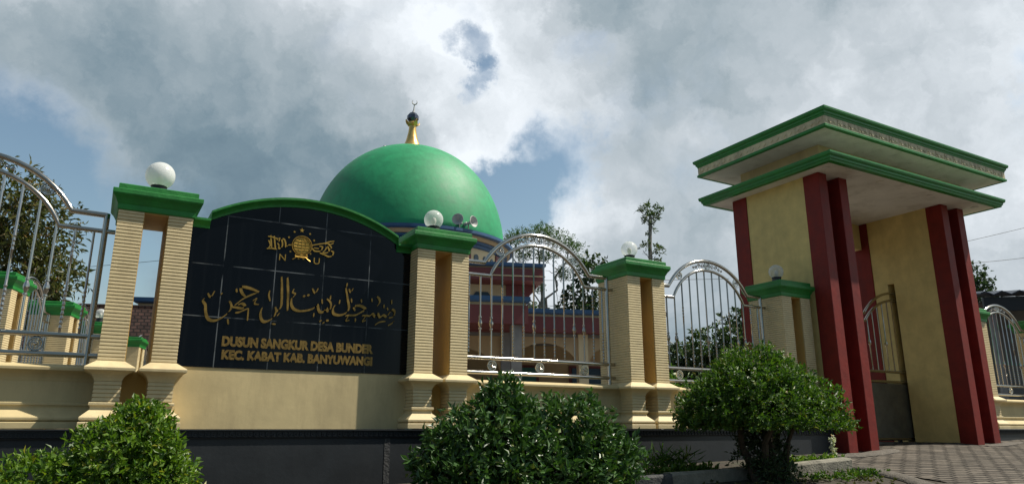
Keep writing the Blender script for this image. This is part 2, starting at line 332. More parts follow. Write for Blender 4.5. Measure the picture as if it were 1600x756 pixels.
# ---------------------------------------------------------------- ground
def gz(x, y):
    return -.355 + .028*(min(max(x, -8), 22) - 9.3) + .09*(min(max(y, -9), 0.0) + .335)
def sheet(name, xs, ys, m, dz=0.0, keep=lambda x, y: True):
    mb = MB(); nx = len(xs)
    vs = [(x, y, gz(x, y) + dz + (random.uniform(-.004, .004) if dz else 0)) for y in ys for x in xs]
    fs = []
    for j in range(len(ys)-1):
        for i in range(nx-1):
            if keep((xs[i]+xs[i+1])/2, (ys[j]+ys[j+1])/2): fs.append((j*nx+i, j*nx+i+1, (j+1)*nx+i+1, (j+1)*nx+i))
    mb.add(vs, fs); return mb.build(name, m, smooth=True)
def lin(a, b, n): return [a + (b-a)*i/(n-1) for i in range(n)]
tag(sheet('ground', [-900, -300, -90, -30] + lin(-12, 26, 39) + [40, 100, 300, 900], [-300, -90, -30] + lin(-12, 2, 15) + [6, 20, 60, 200, 900], M['soil']), kind='structure')
def paved(x, y):
    if x < 7.95: return y < -2.15 + .10*math.sin(x*2.3) - (.10 if x > 6 else 0)
    return y < 1.9
tag(sheet('pavement', lin(-10, 30, 161), lin(-13, 2, 121), M['paving'], .012, paved), kind='structure')
tag(sheet('courtyard', lin(-6, 40, 24), lin(2.0, 40, 20), M['greyrender'], .01), kind='structure')

# ---------------------------------------------------------------- boundary fence
PX = [.02 + 2.915*i for i in range(4)]; PY = .285; LEGO = .2075        # pillar centres, leg offset
def ribs(z0, z1, n, o=0.0, g=.0055):
    out = []; p = (z1-z0)/n
    for k in range(n):
        a = z0 + k*p
        out += [(o-g, a), (o-g*.9, a+p*.07), (o+.003, a+p*.20), (o+.003, a+p*.45), (o+.001, a+p*.93)]
    out.append((o-g, z1)); return out
PED = [(.08,.004),(.082,.008),(.082,.052),(.078,.057),(.055,.058),(.055,.064),(.070,.068),(.078,.078),(.078,.094),(.070,.104),(.022,.147),(.010,.156),(.006,.175),(.010,.190),(.022,.198),(.023,.216),(.016,.222)]
COVE = [(.003,.400),(.010,.425),(.024,.448),(.044,.466),(.066,.478),(.084,.484),(.090,.490),(.091,.510),(.086,.517),(.004,.572)]
def make_pillar():
    t = thing('fence_pillar', 'x', 'pillar', (PX[0], PY, 0), group='cream gate post style pillars of the front fence')
    for sx in (-1, 1):
        p = MB(); p.rect_loft(sx*LEGO, 0, .1025, .315, PED + ribs(.224, .398, 5) + COVE)
        p.build('pedestal', M['cream'], t, bevel=.0)
        l = MB(); l.rect_loft(sx*LEGO, 0, .1025, .315, ribs(.572, 1.930, 43)); l.build('leg', M['cream'], t)
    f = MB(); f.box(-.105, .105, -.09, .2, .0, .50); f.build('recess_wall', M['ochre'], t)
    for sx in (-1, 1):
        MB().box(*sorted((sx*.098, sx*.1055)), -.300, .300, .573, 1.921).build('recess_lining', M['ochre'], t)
    s = MB(); s.box(-.105, .105, -.312, .312, 1.92, 1.97); s.build('lintel', M['ochre'], t)
    c = MB(); c.rect_loft(0, 0, .31, .315, [(-.02,1.926),(.010,1.930),(.014,1.936),(.016,1.982),(.022,1.990),(.030,2.008),(.042,2.030),(.060,2.052),(.068,2.064),(.070,2.072),(.070,2.107),(.066,2.112),(.030,2.118),(.028,2.122),(.028,2.165),(.020,2.172),(-.25,2.195)])
    c.build('cap', M['green'], t)
    return t
pil = make_pillar()
pil['label'] = 'cream ribbed pillar left of the black name sign, topped by the big milky globe'
PL = ['cream ribbed pillar right of the black name sign, holding its right edge', 'cream ribbed pillar between the two steel fence panels', 'cream ribbed pillar against the left wall of the gatehouse']
for i in (1, 2, 3): copy_tree(pil, (PX[i], PY, 0), PL[i-1])
copy_tree(pil, (13.70, PY, 0), 'narrow glimpse of cream ribbed pillar just beyond the right gate leg')
copy_tree(pil, (16.61, PY, 0), 'cream pillar at the right edge of the photo, under the dark metal roof')
copy_tree(pil, (PX[0]-2.915, PY, 0), 'cream ribbed pillar at the far left end of the front fence, past the first steel panel')

def make_lamp(r, m, label, loc):
    t = thing('globe_lamp', label, 'lamp', loc, group='globe lamps on the pillar caps')
    h = MB(); h.lathe([(.088,0),(.09,.012),(.072,.02),(.068,.085),(.074,.09),(.074,.10),(.02,.101)], n=24); h.build('lamp_holder', M['blackplastic'], t, smooth=True)
    g = MB(); zc = .085 + r*.92
    a0 = math.asin(.066/r); g.lathe([(max(r*math.sin(a), 1e-4), zc - r*math.cos(a)) for a in lin(a0, math.pi, 18)], n=32); g.build('globe', m, t, smooth=True)
    b = MB(); b.lathe([(.016,.10),(.018,.13),(.03,.155),(.033,.18),(.024,.205),(.002,.215)], n=14); b.build('bulb', M['white'], t, smooth=True)
    return t
CT = 2.192
make_lamp(.135, M['milk'], 'large milky white globe lamp on the pillar left of the black sign', (PX[0], PY, CT))
l2 = make_lamp(.112, M['clear'], 'clear globe lamp on the pillar right of the black sign, in front of the dome', (PX[1], PY, CT))
copy_tree(l2, (PX[2], PY, CT), 'clear globe lamp on the pillar between the two steel panels, against grey cloud')
copy_tree(l2, (PX[3], PY, CT), 'clear globe lamp in front of the yellow gatehouse wall')
copy_tree(l2, (16.61, PY, CT), 'clear globe lamp on the pillar at the far right of the photo')

# low moulded walls carrying the steel panels
WPROF = [(o, z) for o, z in PED] + [(0,.224),(0,.398)] + COVE[:-1]
def make_low_wall():
    y0, y1 = -.10, .10
    prof = [(y0 - o, z) for o, z in WPROF] + [(y0+.02,.545),(y1-.02,.545)] + [(y1 + o, z) for o, z in reversed(WPROF)]
    o = MB().extrude_x(prof, -1.1475, 1.1475).build('low_wall', M['creamwall'])
    return tag(o, 'cream moulded low wall behind the wide dark bush', 'wall', 'cream moulded low walls under the steel panels')
lw = make_low_wall(); lw.location = ((PX[1]+PX[2])/2, .30, 0)
copy_tree(lw, ((PX[0]*2-2.915)/2, .30, 0), 'cream moulded low wall under the steel panel at the left edge of the photo')
copy_tree(lw, ((PX[2]+PX[3])/2, .30, 0), 'cream moulded low wall behind the umbrella shaped bush')
copy_tree(lw, ((13.70+16.61)/2, .30, 0), 'cream moulded low wall right of the gatehouse')

# black plinth with its carved ledge
def plinth(x0, x1, label, zb):
    t = thing('retaining_wall', label, 'wall', (x0, .2, 0), group='black plinth walls under the fence')
    w = MB(); w.box(x0, x1, -.115, .66, zb, -.082); 
    w.build('wall', M['blackstone'], t, local=False)
    l = MB(); l.extrude_x([(-.10,-.084),(-.128,-.082),(-.132,-.072),(-.126,-.068),(-.126,-.016),(-.150,-.013),(-.150,0.0),(.70,0.0),(.70,-.084)], x0-.001, x1+.001)
    l.build('ledge', M['blackstone'], t, local=False)
    k = MB(); x = x0 + .02; p = .052                     # running key pattern carved on the ledge
    while x < x1 - p:
        yb, yf = -.127, -.137
        k.box(x, x+.040, yf, yb, -.029, -.022); k.box(x, x+.008, yf, yb, -.060, -.0292); k.box(x+.0082, x+.030, yf, yb, -.064, -.057); k.box(x+.024, x+.030, yf, yb, -.0568, -.042); k.box(x+.016, x+.0238, yf, yb, -.048, -.042)
        x += p
    k.build('key_pattern', M['blackstone'], t, local=False)
    return t
t = plinth(-4.6, 9.19, 'long black painted plinth wall with carved ledge under the sign and panels', -1.4)
MB().box(2.30, 2.36, -.1185, -.113, -1.3, -.086).build('joint_strip', M['kerbblack'], t, local=False)
plinth(13.36, 24, 'black painted plinth wall to the right of the gatehouse', -.9)

# ---- stainless steel panel
PW = 2.285
def arc(cx, zb, half, rise, n=22):
    Rr = (half*half + rise*rise)/(2*rise); zc = zb + rise - Rr; a = math.asin(half/Rr)
    return [(cx + Rr*math.sin(t), 0, zc + Rr*math.cos(t)) for t in lin(-a, a, n)]
def rosette(parent, x, z, r, y=0):
    m = MB(); m.tube([(x + r*math.cos(a), y, z + r*math.sin(a)) for a in [2*math.pi*k/20 for k in range(20)]], r*.17, 6, True)
    m.tube([(x + r*.62*math.cos(a), y, z + r*.62*math.sin(a)) for a in [2*math.pi*k/16 for k in range(16)]], r*.10, 6, True)
    m.sphere((x, y, z), r*.33, 10)
    for k in range(4):
        a = math.pi/4 + k*math.pi/2; m.tube([(x + r*.3*math.cos(a), y, z + r*.3*math.sin(a)), (x + r*.95*math.cos(a+.5), y, z + r*.95*math.sin(a+.5))], r*.09, 5)
    m.build('rosette', M['steel'], parent, smooth=True)
def make_panel():
    h = PW/2
    t = thing('steel_fence_panel', 'x', 'fence panel', (0, .30, 0), group='arched stainless steel panels of the fence')
    xs = .77; px = h - .085
    o = MB(); o.tube([(-px, 0, 1.94)] + arc(0, 1.945, xs, .435) + [(px, 0, 1.94)], .026, 10); o.build('outer_arch', M['steel'], t, smooth=True)
    i = MB(); i.tube([(-h, 0, 1.785)] + arc(0, 1.79, .69, .455) + [(h, 0, 1.785)], .021, 10); i.build('inner_arch', M['steel'], t, smooth=True)
    for z in (.635, .805):
        MB().tube([(-h, 0, z), (h, 0, z)], .024, 10).build('rail', M['steel'], t, smooth=True)
    for s in (-1, 1): MB().tube([(s*px, 0, .545), (s*px, 0, 1.955)], .026, 10).build('post', M['steel'], t, smooth=True)
    Rr = (.69**2 + .455**2)/(2*.455)
    for k in range(14):
        x = -px + .085 + k*(2*px - .17)/13
        zt = 1.785 if abs(x) > .69 else 1.79 + .455 - Rr + math.sqrt(Rr*Rr - x*x)
        prof = [(z, .0105) for z in (.805,)]
        if k in (1, 2, 6, 10, 11):
            for z in (1.145, 1.28): prof += [(z-.012,.0105),(z-.006,.019),(z+.006,.019),(z+.012,.0105)]
            prof = sorted(prof + [(1.165,.012),(1.19,.022),(1.213,.026),(1.236,.022),(1.262,.012)])
            if k == 6: prof = sorted(prof + [(.988,.0105),(.996,.019),(1.006,.019),(1.014,.0105)])
        else:
            z = .86
            while z < 1.22: prof += [(z,.0105),(z+.006,.0145),(z+.014,.0145),(z+.02,.0105)]; z += .042
            if k % 3 == 0:
                z = 1.52
                while z < 1.68: prof += [(z,.0105),(z+.006,.0135),(z+.014,.0135),(z+.02,.0105)]; z += .042
        prof.append((zt, .0105))
        b = MB(); b.tube([(x, 0, z) for z, r in prof], [r for z, r in prof], 8); b.build('bar', M['steel'], t, smooth=True)
    for x in (-.66, 0, .66): rosette(t, x, .72, .056)
    for x, z in ((-.56, 2.115), (0, 2.315), (.56, 2.115)): rosette(t, x, z, .052)
    for s in (-1, 1):                                     # cast curls beside the top rosette
        c = MB()
        for q, (dx, dz, r) in enumerate(((.095,-.004,.034),(.165,-.016,.030),(.225,-.034,.024),(.275,-.055,.018))):
            c.tube([(s*(dx + (r - r*.035*k)*math.cos(.45*k)), 0, 2.315 + dz + (r - r*.035*k)*math.sin(.45*k)*(1 if q % 2 else -1)) for k in range(22)], .0055, 5)
        c.build('scrollwork', M['steel'], t, smooth=True)
    return t
def mid(a, b): return (a + b)/2
pan = make_panel(); pan.location.x = mid(PX[1], PX[2])
pan['label'] = 'stainless steel arched panel between the sign pillar and the middle pillar, mosque behind it'
copy_tree(pan, (mid(PX[2], PX[3]), .30, 0), 'stainless steel arched panel between the middle pillar and the gatehouse pillar, above the umbrella bush')
copy_tree(pan, (mid(PX[0]-2.915, PX[0]), .30, 0), 'stainless steel arched panel cut by the left edge of the photo')
copy_tree(pan, (mid(13.70, 16.61), .30, 0), 'stainless steel arched panel right of the gatehouse, seen at a steep angle')

# ---------------------------------------------------------------- name sign
SX0, SX1, SY = .333, 2.624, .18
sg = thing('name_sign', 'wide black tiled sign wall with gold Arabic and Latin lettering under a green arched coping', 'sign', (mid(SX0, SX1), SY, 0))
MB().box(SX0, SX1, SY+.008, .46, .0, .565).build('base_wall', M['creamwall'], sg, local=False)
def top_curve(z0, rise, cx=1.478, half=.97, n=30):
    Rr = (half*half + rise*rise)/(2*rise); zc = z0 + rise - Rr
    return [(x, zc + math.sqrt(Rr*Rr - (x-cx)**2)) for x in lin(cx-half, cx+half, n)]
tc = top_curve(2.01, .265)
poly = [(SX0, .565), (SX1, .565), (SX1, 1.925)] + [(tc[-1][0], 1.925)] + tc[::-1] + [(tc[0][0], 1.925), (SX0, 1.925)]
MB().prism_y(poly, SY, .42).build('tile_panel', M['tile'], sg, local=False)
# coping: moulded green band along the top line
path = [(SX0, 1.915), (.528, 1.915)] ; up = [(p[0], p[1]-.02) for p in top_curve(2.01, .265)]
path = [(SX0, 1.905), (.505, 1.905)] + up + [(2.451, 1.905), (SX1, 1.905)]
cp_prof = [(.02,.0),(-.010,.0),(-.014,.022),(-.030,.040),(-.058,.058),(-.064,.066),(-.064,.088),(-.030,.095),(.26,.095),(.29,.066),(.24,.0)]
mb = MB(); rs = []
for i, (x, z) in enumerate(path):
    rs.append([(x, SY + y, z + h) for y, h in cp_prof])
mb.rings(rs); mb.build('coping', M['green'], sg, local=False)
def text_mesh(name, body, x0, x1, z0, z1, y, m, parent, bold=.035, depth=.006):
    cu = bpy.data.curves.new(name, 'FONT'); cu.body = body; cu.size = 1; cu.offset = bold; cu.extrude = .5; cu.resolution_u = 4
    ob = bpy.data.objects.new('lettering_source', cu); C.objects.link(ob)
    dg = bpy.context.evaluated_depsgraph_get(); me = bpy.data.meshes.new_from_object(ob.evaluated_get(dg))
    bpy.data.objects.remove(ob); bpy.data.curves.remove(cu)
    xs = [v.co.x for v in me.vertices]; ys = [v.co.y for v in me.vertices]; a, b, c, d = min(xs), max(xs), min(ys), max(ys)
    l = parent.location
    for v in me.vertices:
        x, yy, z = v.co
        v.co = (x0 + (x-a)/(b-a)*(x1-x0) - l.x, y - (depth if z > 0 else 0) - l.y, z0 + (yy-c)/(d-c)*(z1-z0) - l.z)
    me.name = name; me.materials.clear(); me.materials.append(m); me.flip_normals()
    o = bpy.data.objects.new(name, me); C.objects.link(o); o.parent = parent; return o
yS = SY - .001
text_mesh('lettering', 'DUSUN SANGKUR DESA BUNDER', .724, 2.234, .768, .868, yS, M['dullgold'], sg, .06)
text_mesh('lettering', 'KEC. KABAT KAB. BANYUWANGI', .732, 2.232, .643, .738, yS, M['dullgold'], sg, .06)
CALLI = [(1, [(0.526, 1.216), (0.515, 1.189), (0.54, 1.154), (0.548, 1.103), (0.56, 1.053), (0.587, 1.015), (0.639, 1.007), (0.698, 1.038), (0.749, 1.087), (0.777, 1.137), (0.773, 1.178), (0.753, 1.207)]), (0.6, [(0.552, 1.266), (0.582, 1.23), (0.611, 1.293)]), (0.8, [(0.669, 1.27), (0.683, 1.274)]), (1, [(1.021, 1.322), (0.939, 1.348), (0.865, 1.359), (0.846, 1.342), (0.864, 1.295), (0.896, 1.264)]), (1, [(1.021, 1.322), (0.951, 1.285), (0.883, 1.244), (0.831, 1.194), (0.805, 1.169)]), (0.9, [(0.781, 1.152), (0.835, 1.149), (0.878, 1.145), (0.904, 1.17), (0.873, 1.193), (0.839, 1.179)]), (0.7, [(0.935, 1.149), (0.894, 1.128), (0.853, 1.105), (0.818, 1.098)]), (0.6, [(0.806, 1.335), (0.815, 1.298)]), (0.5, [(0.971, 1.228), (1.005, 1.254), (0.99, 1.203), (1.032, 1.196)]), (0.5, [(0.937, 1.15), (0.938, 1.029)]), (0.6, [(0.754, 1.031), (0.766, 0.98)]), (1, [(1.066, 1.168), (1.053, 1.113), (1.066, 1.054), (1.097, 1.029), (1.147, 1.047), (1.188, 1.09), (1.201, 1.14)]), (1, [(1.23, 1.499), (1.242, 1.377), (1.25, 1.237), (1.244, 1.182), (1.213, 1.144), (1.192, 1.186)]), (1, [(1.288, 1.495), (1.306, 1.336), (1.314, 1.157)]), (0.5, [(1.125, 1.347), (1.12, 1.296), (1.137, 1.24)]), (0.6, [(1.237, 1.128), (1.217, 1.096)]), (0.5, [(1.171, 1.016), (1.209, 1.011)]), (0.5, [(1.363, 1.386), (1.351, 1.348), (1.38, 1.335), (1.358, 1.297)]), (1, [(1.345, 1.289), (1.345, 1.23), (1.368, 1.185), (1.408, 1.165), (1.445, 1.16)]), (1, [(1.38, 1.173), (1.442, 1.163), (1.518, 1.178), (1.578, 1.205), (1.61, 1.24), (1.623, 1.198), (1.644, 1.168), (1.683, 1.176), (1.704, 1.212), (1.725, 1.185), (1.749, 1.216), (1.748, 1.272), (1.706, 1.312)]), (0.8, [(1.458, 1.321), (1.48, 1.317)]), (0.8, [(1.5, 1.335), (1.522, 1.331)]), (0.6, [(1.548, 1.406), (1.58, 1.361), (1.608, 1.415)]), (0.5, [(1.743, 1.352), (1.74, 1.304)]), (0.5, [(1.654, 1.304), (1.663, 1.257)]), (0.8, [(1.642, 1.073), (1.665, 1.082)]), (0.8, [(1.675, 1.055), (1.695, 1.066)]), (0.8, [(1.712, 1.089), (1.737, 1.084)]), (0.5, [(1.582, 1.155), (1.581, 1.115)]), (1, [(1.795, 1.255), (1.776, 1.21), (1.787, 1.163), (1.853, 1.152), (1.916, 1.181), (1.946, 1.232), (1.927, 1.328), (1.9, 1.448)]), (0.6, [(1.908, 1.457), (1.91, 1.499)]), (0.6, [(1.934, 1.44), (1.952, 1.404), (1.98, 1.451)]), (0.5, [(1.843, 1.313), (1.841, 1.272)]), (0.5, [(1.966, 1.34), (1.972, 1.296)]), (1, [(1.934, 1.158), (2.016, 1.165), (2.08, 1.202), (2.125, 1.239), (2.06, 1.271), (1.998, 1.253), (2.013, 1.213)]), (0.5, [(1.91, 1.148), (1.942, 1.154), (1.921, 1.101), (1.957, 1.107)]), (0.5, [(2.021, 1.133), (2.023, 1.096)]), (0.5, [(2.073, 1.341), (2.081, 1.305)]), (0.5, [(2.091, 1.165), (2.129, 1.165), (2.099, 1.106), (2.135, 1.12)]), (0.9, [(2.129, 1.173), (2.175, 1.169), (2.207, 1.196), (2.234, 1.165), (2.263, 1.2), (2.289, 1.164), (2.327, 1.189), (2.362, 1.175), (2.395, 1.219), (2.428, 1.258), (2.456, 1.232), (2.44, 1.181), (2.392, 1.165)]), (0.8, [(2.25, 1.387), (2.276, 1.359), (2.281, 1.323), (2.254, 1.282)]), (0.5, [(2.19, 1.36), (2.197, 1.322)]), (0.5, [(2.33, 1.305), (2.332, 1.267)]), (0.5, [(2.415, 1.363), (2.417, 1.317)]), (0.5, [(2.37, 1.275), (2.378, 1.247)]), (0.5, [(2.239, 1.075), (2.288, 1.111), (2.356, 1.125)]), (0.5, [(2.384, 1.082), (2.426, 1.105), (2.456, 1.14)])]
EMB = [(0.9, [(1.088, 1.915), (1.108, 1.781)]), (0.9, [(1.122, 1.912), (1.145, 1.778)]), (0.7, [(1.061, 1.901), (1.108, 1.898), (1.167, 1.885)]), (0.9, [(1.059, 1.771), (1.104, 1.78), (1.159, 1.776)]), (0.6, [(1.071, 1.861), (1.092, 1.814), (1.071, 1.776)]), (0.9, [(1.16, 1.841), (1.175, 1.825), (1.181, 1.786), (1.207, 1.807), (1.211, 1.844), (1.201, 1.887), (1.224, 1.89), (1.241, 1.855), (1.247, 1.812), (1.269, 1.835), (1.305, 1.84)]), (0.6, [(1.151, 1.872), (1.179, 1.897), (1.172, 1.86)]), (0.7, [(1.511, 1.862), (1.574, 1.883), (1.637, 1.9), (1.687, 1.923), (1.744, 1.938)]), (1, [(1.519, 1.832), (1.54, 1.807), (1.579, 1.806), (1.611, 1.818), (1.622, 1.86), (1.59, 1.863)]), (1, [(1.626, 1.798), (1.656, 1.834), (1.672, 1.87), (1.697, 1.825), (1.666, 1.799), (1.626, 1.798)]), (1, [(1.598, 1.79), (1.646, 1.778), (1.693, 1.762), (1.732, 1.777), (1.741, 1.815), (1.715, 1.827)]), (0.9, [(1.645, 1.893), (1.673, 1.903), (1.703, 1.896), (1.738, 1.917)]), (0.7, [(1.689, 1.89), (1.719, 1.864), (1.699, 1.84)]), (0.6, [(1.534, 1.838), (1.584, 1.836)])]

def nib_strokes(name, data, wid, ang, parent):
    mb = MB(); ca, sa = math.cos(R(ang))*wid/2, math.sin(R(ang))*wid/2; l = parent.location
    for q, (w, pts) in enumerate(data):
        P = [Vector((p[0], p[1])) for p in pts]; S = []; l = sg.location
        for i in range(len(P)-1):                           # smooth the pen path
            p0, p1, p2, p3 = P[max(i-1,0)], P[i], P[i+1], P[min(i+2, len(P)-1)]
            for k in range(5):
                u = k/5; S.append(.5*((2*p1) + (p2-p0)*u + (2*p0-5*p1+4*p2-p3)*u*u + (3*p1-p0-3*p2+p3)*u*u*u))
        S.append(P[-1]); n = len(S); d = .0015*(q % 4)
        rings = []
        for i, p in enumerate(S):
            f = w * (.45 + .55*min(1, min(i, n-1-i)/max(2, n*.22)))
            t = (S[min(i+1,n-1)] - S[max(i-1,0)]).normalized(); nx, nz = -t.y*.0035, t.x*.0035     # never thinner than 7 mm
            a, b = (p.x + ca*f, p.y + sa*f), (p.x - ca*f, p.y - sa*f)
            if (a[0]-p.x)*nx + (a[1]-p.y)*nz < 0: nx, nz = -nx, -nz
            a = (a[0]+nx, a[1]+nz); b = (b[0]-nx, b[1]-nz)
            rings.append([(a[0], yS, a[1]), (b[0], yS, b[1]), (b[0], yS-.010-d, b[1]), (a[0], yS-.010-d, a[1])])
        mb.rings([[(x-l.x, y-l.y, z-l.z) for x, y, z in r] for r in rings])
    return mb.build(name, M['gold'], parent)
nib_strokes('calligraphy', CALLI, .025, 52, sg).data.materials[0] = M['gold2']
em = nib_strokes('emblem', EMB[:7], .011, 45, sg); nib_strokes('emblem_script', EMB[7:], .011, 45, em).location = (0, 0, 0)
def local(parent, mb, name, m, smooth=False):
    l = sg.location; mb.v = [(x-l.x, y-l.y, z-l.z) for x, y, z in mb.v]; return mb.build(name, m, parent, smooth=smooth)
gx, gzz = 1.41, 1.846
g = MB(); g.prism_y([(gx + .082*math.cos(a), gzz + .082*math.sin(a)) for a in [2*math.pi*k/36 for k in range(36)]], yS-.006, yS)
local(em, g, 'globe_disc', M['gold'])
g = MB()
for r, w in ((.101, .0055), (.086, .004)): g.tube([(gx + r*math.cos(a), yS-.010, gzz + r*math.sin(a)) for a in [2*math.pi*k/40 for k in range(40)]], w, 6, True)
for z in (-.045, -.015, .018, .05):
    hx = math.sqrt(.08**2 - z*z); g.tube([(gx-hx, yS-.008, gzz+z), (gx, yS-.008, gzz+z-.006), (gx+hx, yS-.008, gzz+z)], .0028, 5)
for x in (-.5, 0, .5): g.tube([(gx + .08*x*math.cos(a), yS-.009, gzz + .08*math.sin(a)) for a in lin(-1.57, 1.57, 12)], .0024, 5)
for pts in (((-.06,-.098),(.06,-.098)), ((-.065,-.118),(.065,-.118)), ((-.06,-.098),(-.065,-.118)), ((.06,-.098),(.065,-.118)), ((-.04,-.12),(-.075,-.15),(-.09,-.158)), ((.04,-.12),(.08,-.15),(.095,-.158)), ((-.062,-.126),(.062,-.126))):
    g.tube([(gx+x, yS-.008, gzz+z) for x, z in pts], .0055, 6)
local(em, g, 'globe_ring', M['gold'], True)
def star(x, z, r): return [(x + (r if k % 2 == 0 else r*.42)*math.sin(math.pi*k/5), z + (r if k % 2 == 0 else r*.42)*math.cos(math.pi*k/5)) for k in range(10)]
for x, z, r in ((1.399,2.01,.026),(1.324,1.985,.014),(1.485,1.983,.014),(1.272,1.92,.014),(1.532,1.919,.014),(1.298,1.771,.013),(1.504,1.772,.013),(1.385,1.705,.013),(1.435,1.708,.013)):
    local(em, MB().prism_y(star(x, z, r), yS-.006, yS), 'star', M['gold'])
text_mesh('emblem_letter', 'N', 1.190, 1.256, 1.668, 1.735, yS, M['gold'], sg, .0)
text_mesh('emblem_letter', 'U', 1.542, 1.605, 1.668, 1.735, yS, M['gold'], sg, .0)

# ---------------------------------------------------------------- gatehouse
gt = thing('gatehouse', 'tall yellow gatehouse with maroon corner pilasters and a green edged double roof', 'gatehouse', (11.2, .55, 0))
ZT, ZB = 3.925, -.75
def gp(mb, name, m, bevel=0.0): return mb.build(name, M[m], gt, local=False, bevel=bevel)
for x0, x1 in ((9.20, 9.905), (12.54, 13.25)):
    for y0, y1 in ((-.335, -.045), (1.14, 1.45)):
        for a, b in ((x0, x0+.205), (x1-.20, x1)):
            gp(MB().box(a, b, y0, y1, ZB, ZT-.003), 'pilaster', 'maroon', .008)
        yy = (-.135, -.05) if y0 < 0 else (1.145, 1.25)
        gp(MB().box(x0+.206, x1-.201, yy[0], yy[1], ZB, ZT-.004), 'recess_panel', 'maroon')
gp(MB().box(9.215, 9.89, -.047, 1.142, ZB, ZT), 'wall', 'gateyellow')
w = MB()                                               # right leg keeps a pocket for the sliding leaf
w.box(12.553, 13.236, -.047, .74, ZB, 2.65); w.box(12.553, 13.236, .87, 1.142, ZB, 2.65); w.box(13.10, 13.236, .741, .869, ZB, 2.649); w.box(12.553, 13.236, -.047, 1.142, 2.651, ZT)
gp(w, 'wall', 'gateyellow')
CX0, CX1, CY0, CY1 = 8.92, 13.72, -.77, 1.88
def canopy_fascia(x0, x1, y0, y1, z0, z1, name='fascia', m='green'):
    h = z1 - z0
    return gp(MB().rect_sweep(x0, x1, y0, y1, [(-.08, z0), (.0, z0), (.008, z0+.22*h), (.022, z0+.28*h), (.026, z0+.5*h), (.05, z0+.62*h), (.058, z0+.8*h), (.058, z1), (-.08, z1)]), name, m)
gp(MB().box(CX0-.07+.08, CX1-.01, CY0+.01, CY1-.01, ZT, 4.05), 'canopy_slab', 'white')
canopy_fascia(CX0, CX1, CY0, CY1, ZT-.002, 4.065)
NX0, NX1, NY0, NY1 = 9.47, 13.58, -.20, 1.45
gp(MB().box(NX0, NX1, NY0, NY1, 4.051, 4.49), 'roof_neck', 'creamwall')
UX0, UX1, UY0, UY1 = 8.92, 14.08, -.76, 1.96
gp(MB().box(UX0+.02, UX1-.02, UY0+.02, UY1-.02, 4.485, 4.76), 'roof_slab', 'white')
gp(MB().rect_sweep(UX0, UX1, UY0, UY1, [(-.05, 4.482), (0, 4.482), (.012, 4.49), (.012, 4.525), (0, 4.535), (-.05, 4.535)]), 'trim', 'green')
gp(MB().rect_sweep(UX0, UX1, UY0, UY1, [(-.05, 4.536), (-.004, 4.536), (-.004, 4.664), (-.05, 4.664)]), 'frieze', 'frieze')
canopy_fascia(UX0, UX1, UY0, UY1, 4.665, 4.80)
gp(MB().box(UX0+.07, UX1-.07, UY0+.07, UY1-.07, 4.76, 4.812), 'roof_top', 'concrete')
rl = MB()                                              # moulded ornaments on the frieze
x = UX0 + .08
while x < UX1 - .25:
    rl.prism_y([(x, 4.60), (x+.05, 4.642), (x+.10, 4.60), (x+.05, 4.558)], UY0-.006, UY0+.006); rl.prism_y([(x+.12, 4.60), (x+.17, 4.632), (x+.22, 4.60), (x+.17, 4.568)], UY0-.004, UY0+.006)
    rl.box(x+.235, x+.25, UY0-.005, UY0+.006, 4.555, 4.645); x += .262
gp(rl, 'frieze_ornament', 'frieze'); rl = MB()
y = UY0 + .08
while y < UY1 - .25:
    for c, hz in ((.05, .042), (.17, .032)):
        rl.rings([[(UX0-.006, y+c-.05, 4.6), (UX0-.006, y+c, 4.6+hz), (UX0-.006, y+c+.05, 4.6), (UX0-.006, y+c, 4.6-hz)], [(UX0+.006, y+c-.05, 4.6), (UX0+.006, y+c, 4.6+hz), (UX0+.006, y+c+.05, 4.6), (UX0+.006, y+c, 4.6-hz)]])
    y += .262
gp(rl, 'frieze_ornament', 'frieze')
for x, y in ((9.15, -.52), (10.5, -.52), (11.9, -.52), (13.3, -.52), (11.2, .55)):
    gp(MB().lathe([(.05, ZT-.012), (.06, ZT-.012), (.06, ZT-.001)], x, y, 16), 'downlight', 'white')

gp(MB().box(9.907, 12.538, 1.30, 1.44, 3.42, ZT-.002), 'lintel', 'gateyellow')

# sliding gate leaf
gl = thing('gate_leaf', 'stainless steel sliding gate leaf with arched top inside the gatehouse passage', 'gate', (11.3, .8, -.2))
def glp(mb, name, m, smooth=True): return mb.build(name, M[m], gl, smooth=smooth, local=False)
glp(MB().box(9.95, 12.70, .79, .81, -.16, .79), 'lower_sheet', 'gatesheet', False)
for z in (-.17, .82, 1.0): glp(MB().tube([(9.93, .8, z), (12.72, .8, z)], .025, 10), 'rail', 'steel')
def gzt(x, zc, r):
    d = abs(x - 11.2); q = 1.4 - d
    return zc - (r - math.sqrt(max(r*r - q*q, 0))) if q < .98 else zc - (r - math.sqrt(r*r - .98**2))
for zc in (2.47, 2.33): glp(MB().tube([(x, .8, gzt(x, zc, 1.3)) for x in lin(9.95, 12.68, 60)], .024, 10), 'top_rail', 'steel')
for x in (9.93, 12.70): glp(MB().tube([(x, .8, -.2), (x, .8, 2.42)], .028, 10), 'stile', 'steel')
for k in range(16):
    x = 10.08 + k*.16; zt = gzt(x, 2.33, 1.3)
    pr = [(1.0, .011), (1.45, .011), (1.47, .024), (1.5, .026), (1.53, .024), (1.55, .011), (zt, .011)] if k % 3 == 1 else [(1.0, .011), (zt, .011)]
    glp(MB().tube([(x, .8, z) for z, r in pr], [r for z, r in pr], 8), 'bar', 'steel')
for x in (10.4, 12.2): glp(MB().tube([(x, .785, -.22), (x, .815, -.22)], .05, 16), 'roller', 'blackplastic')

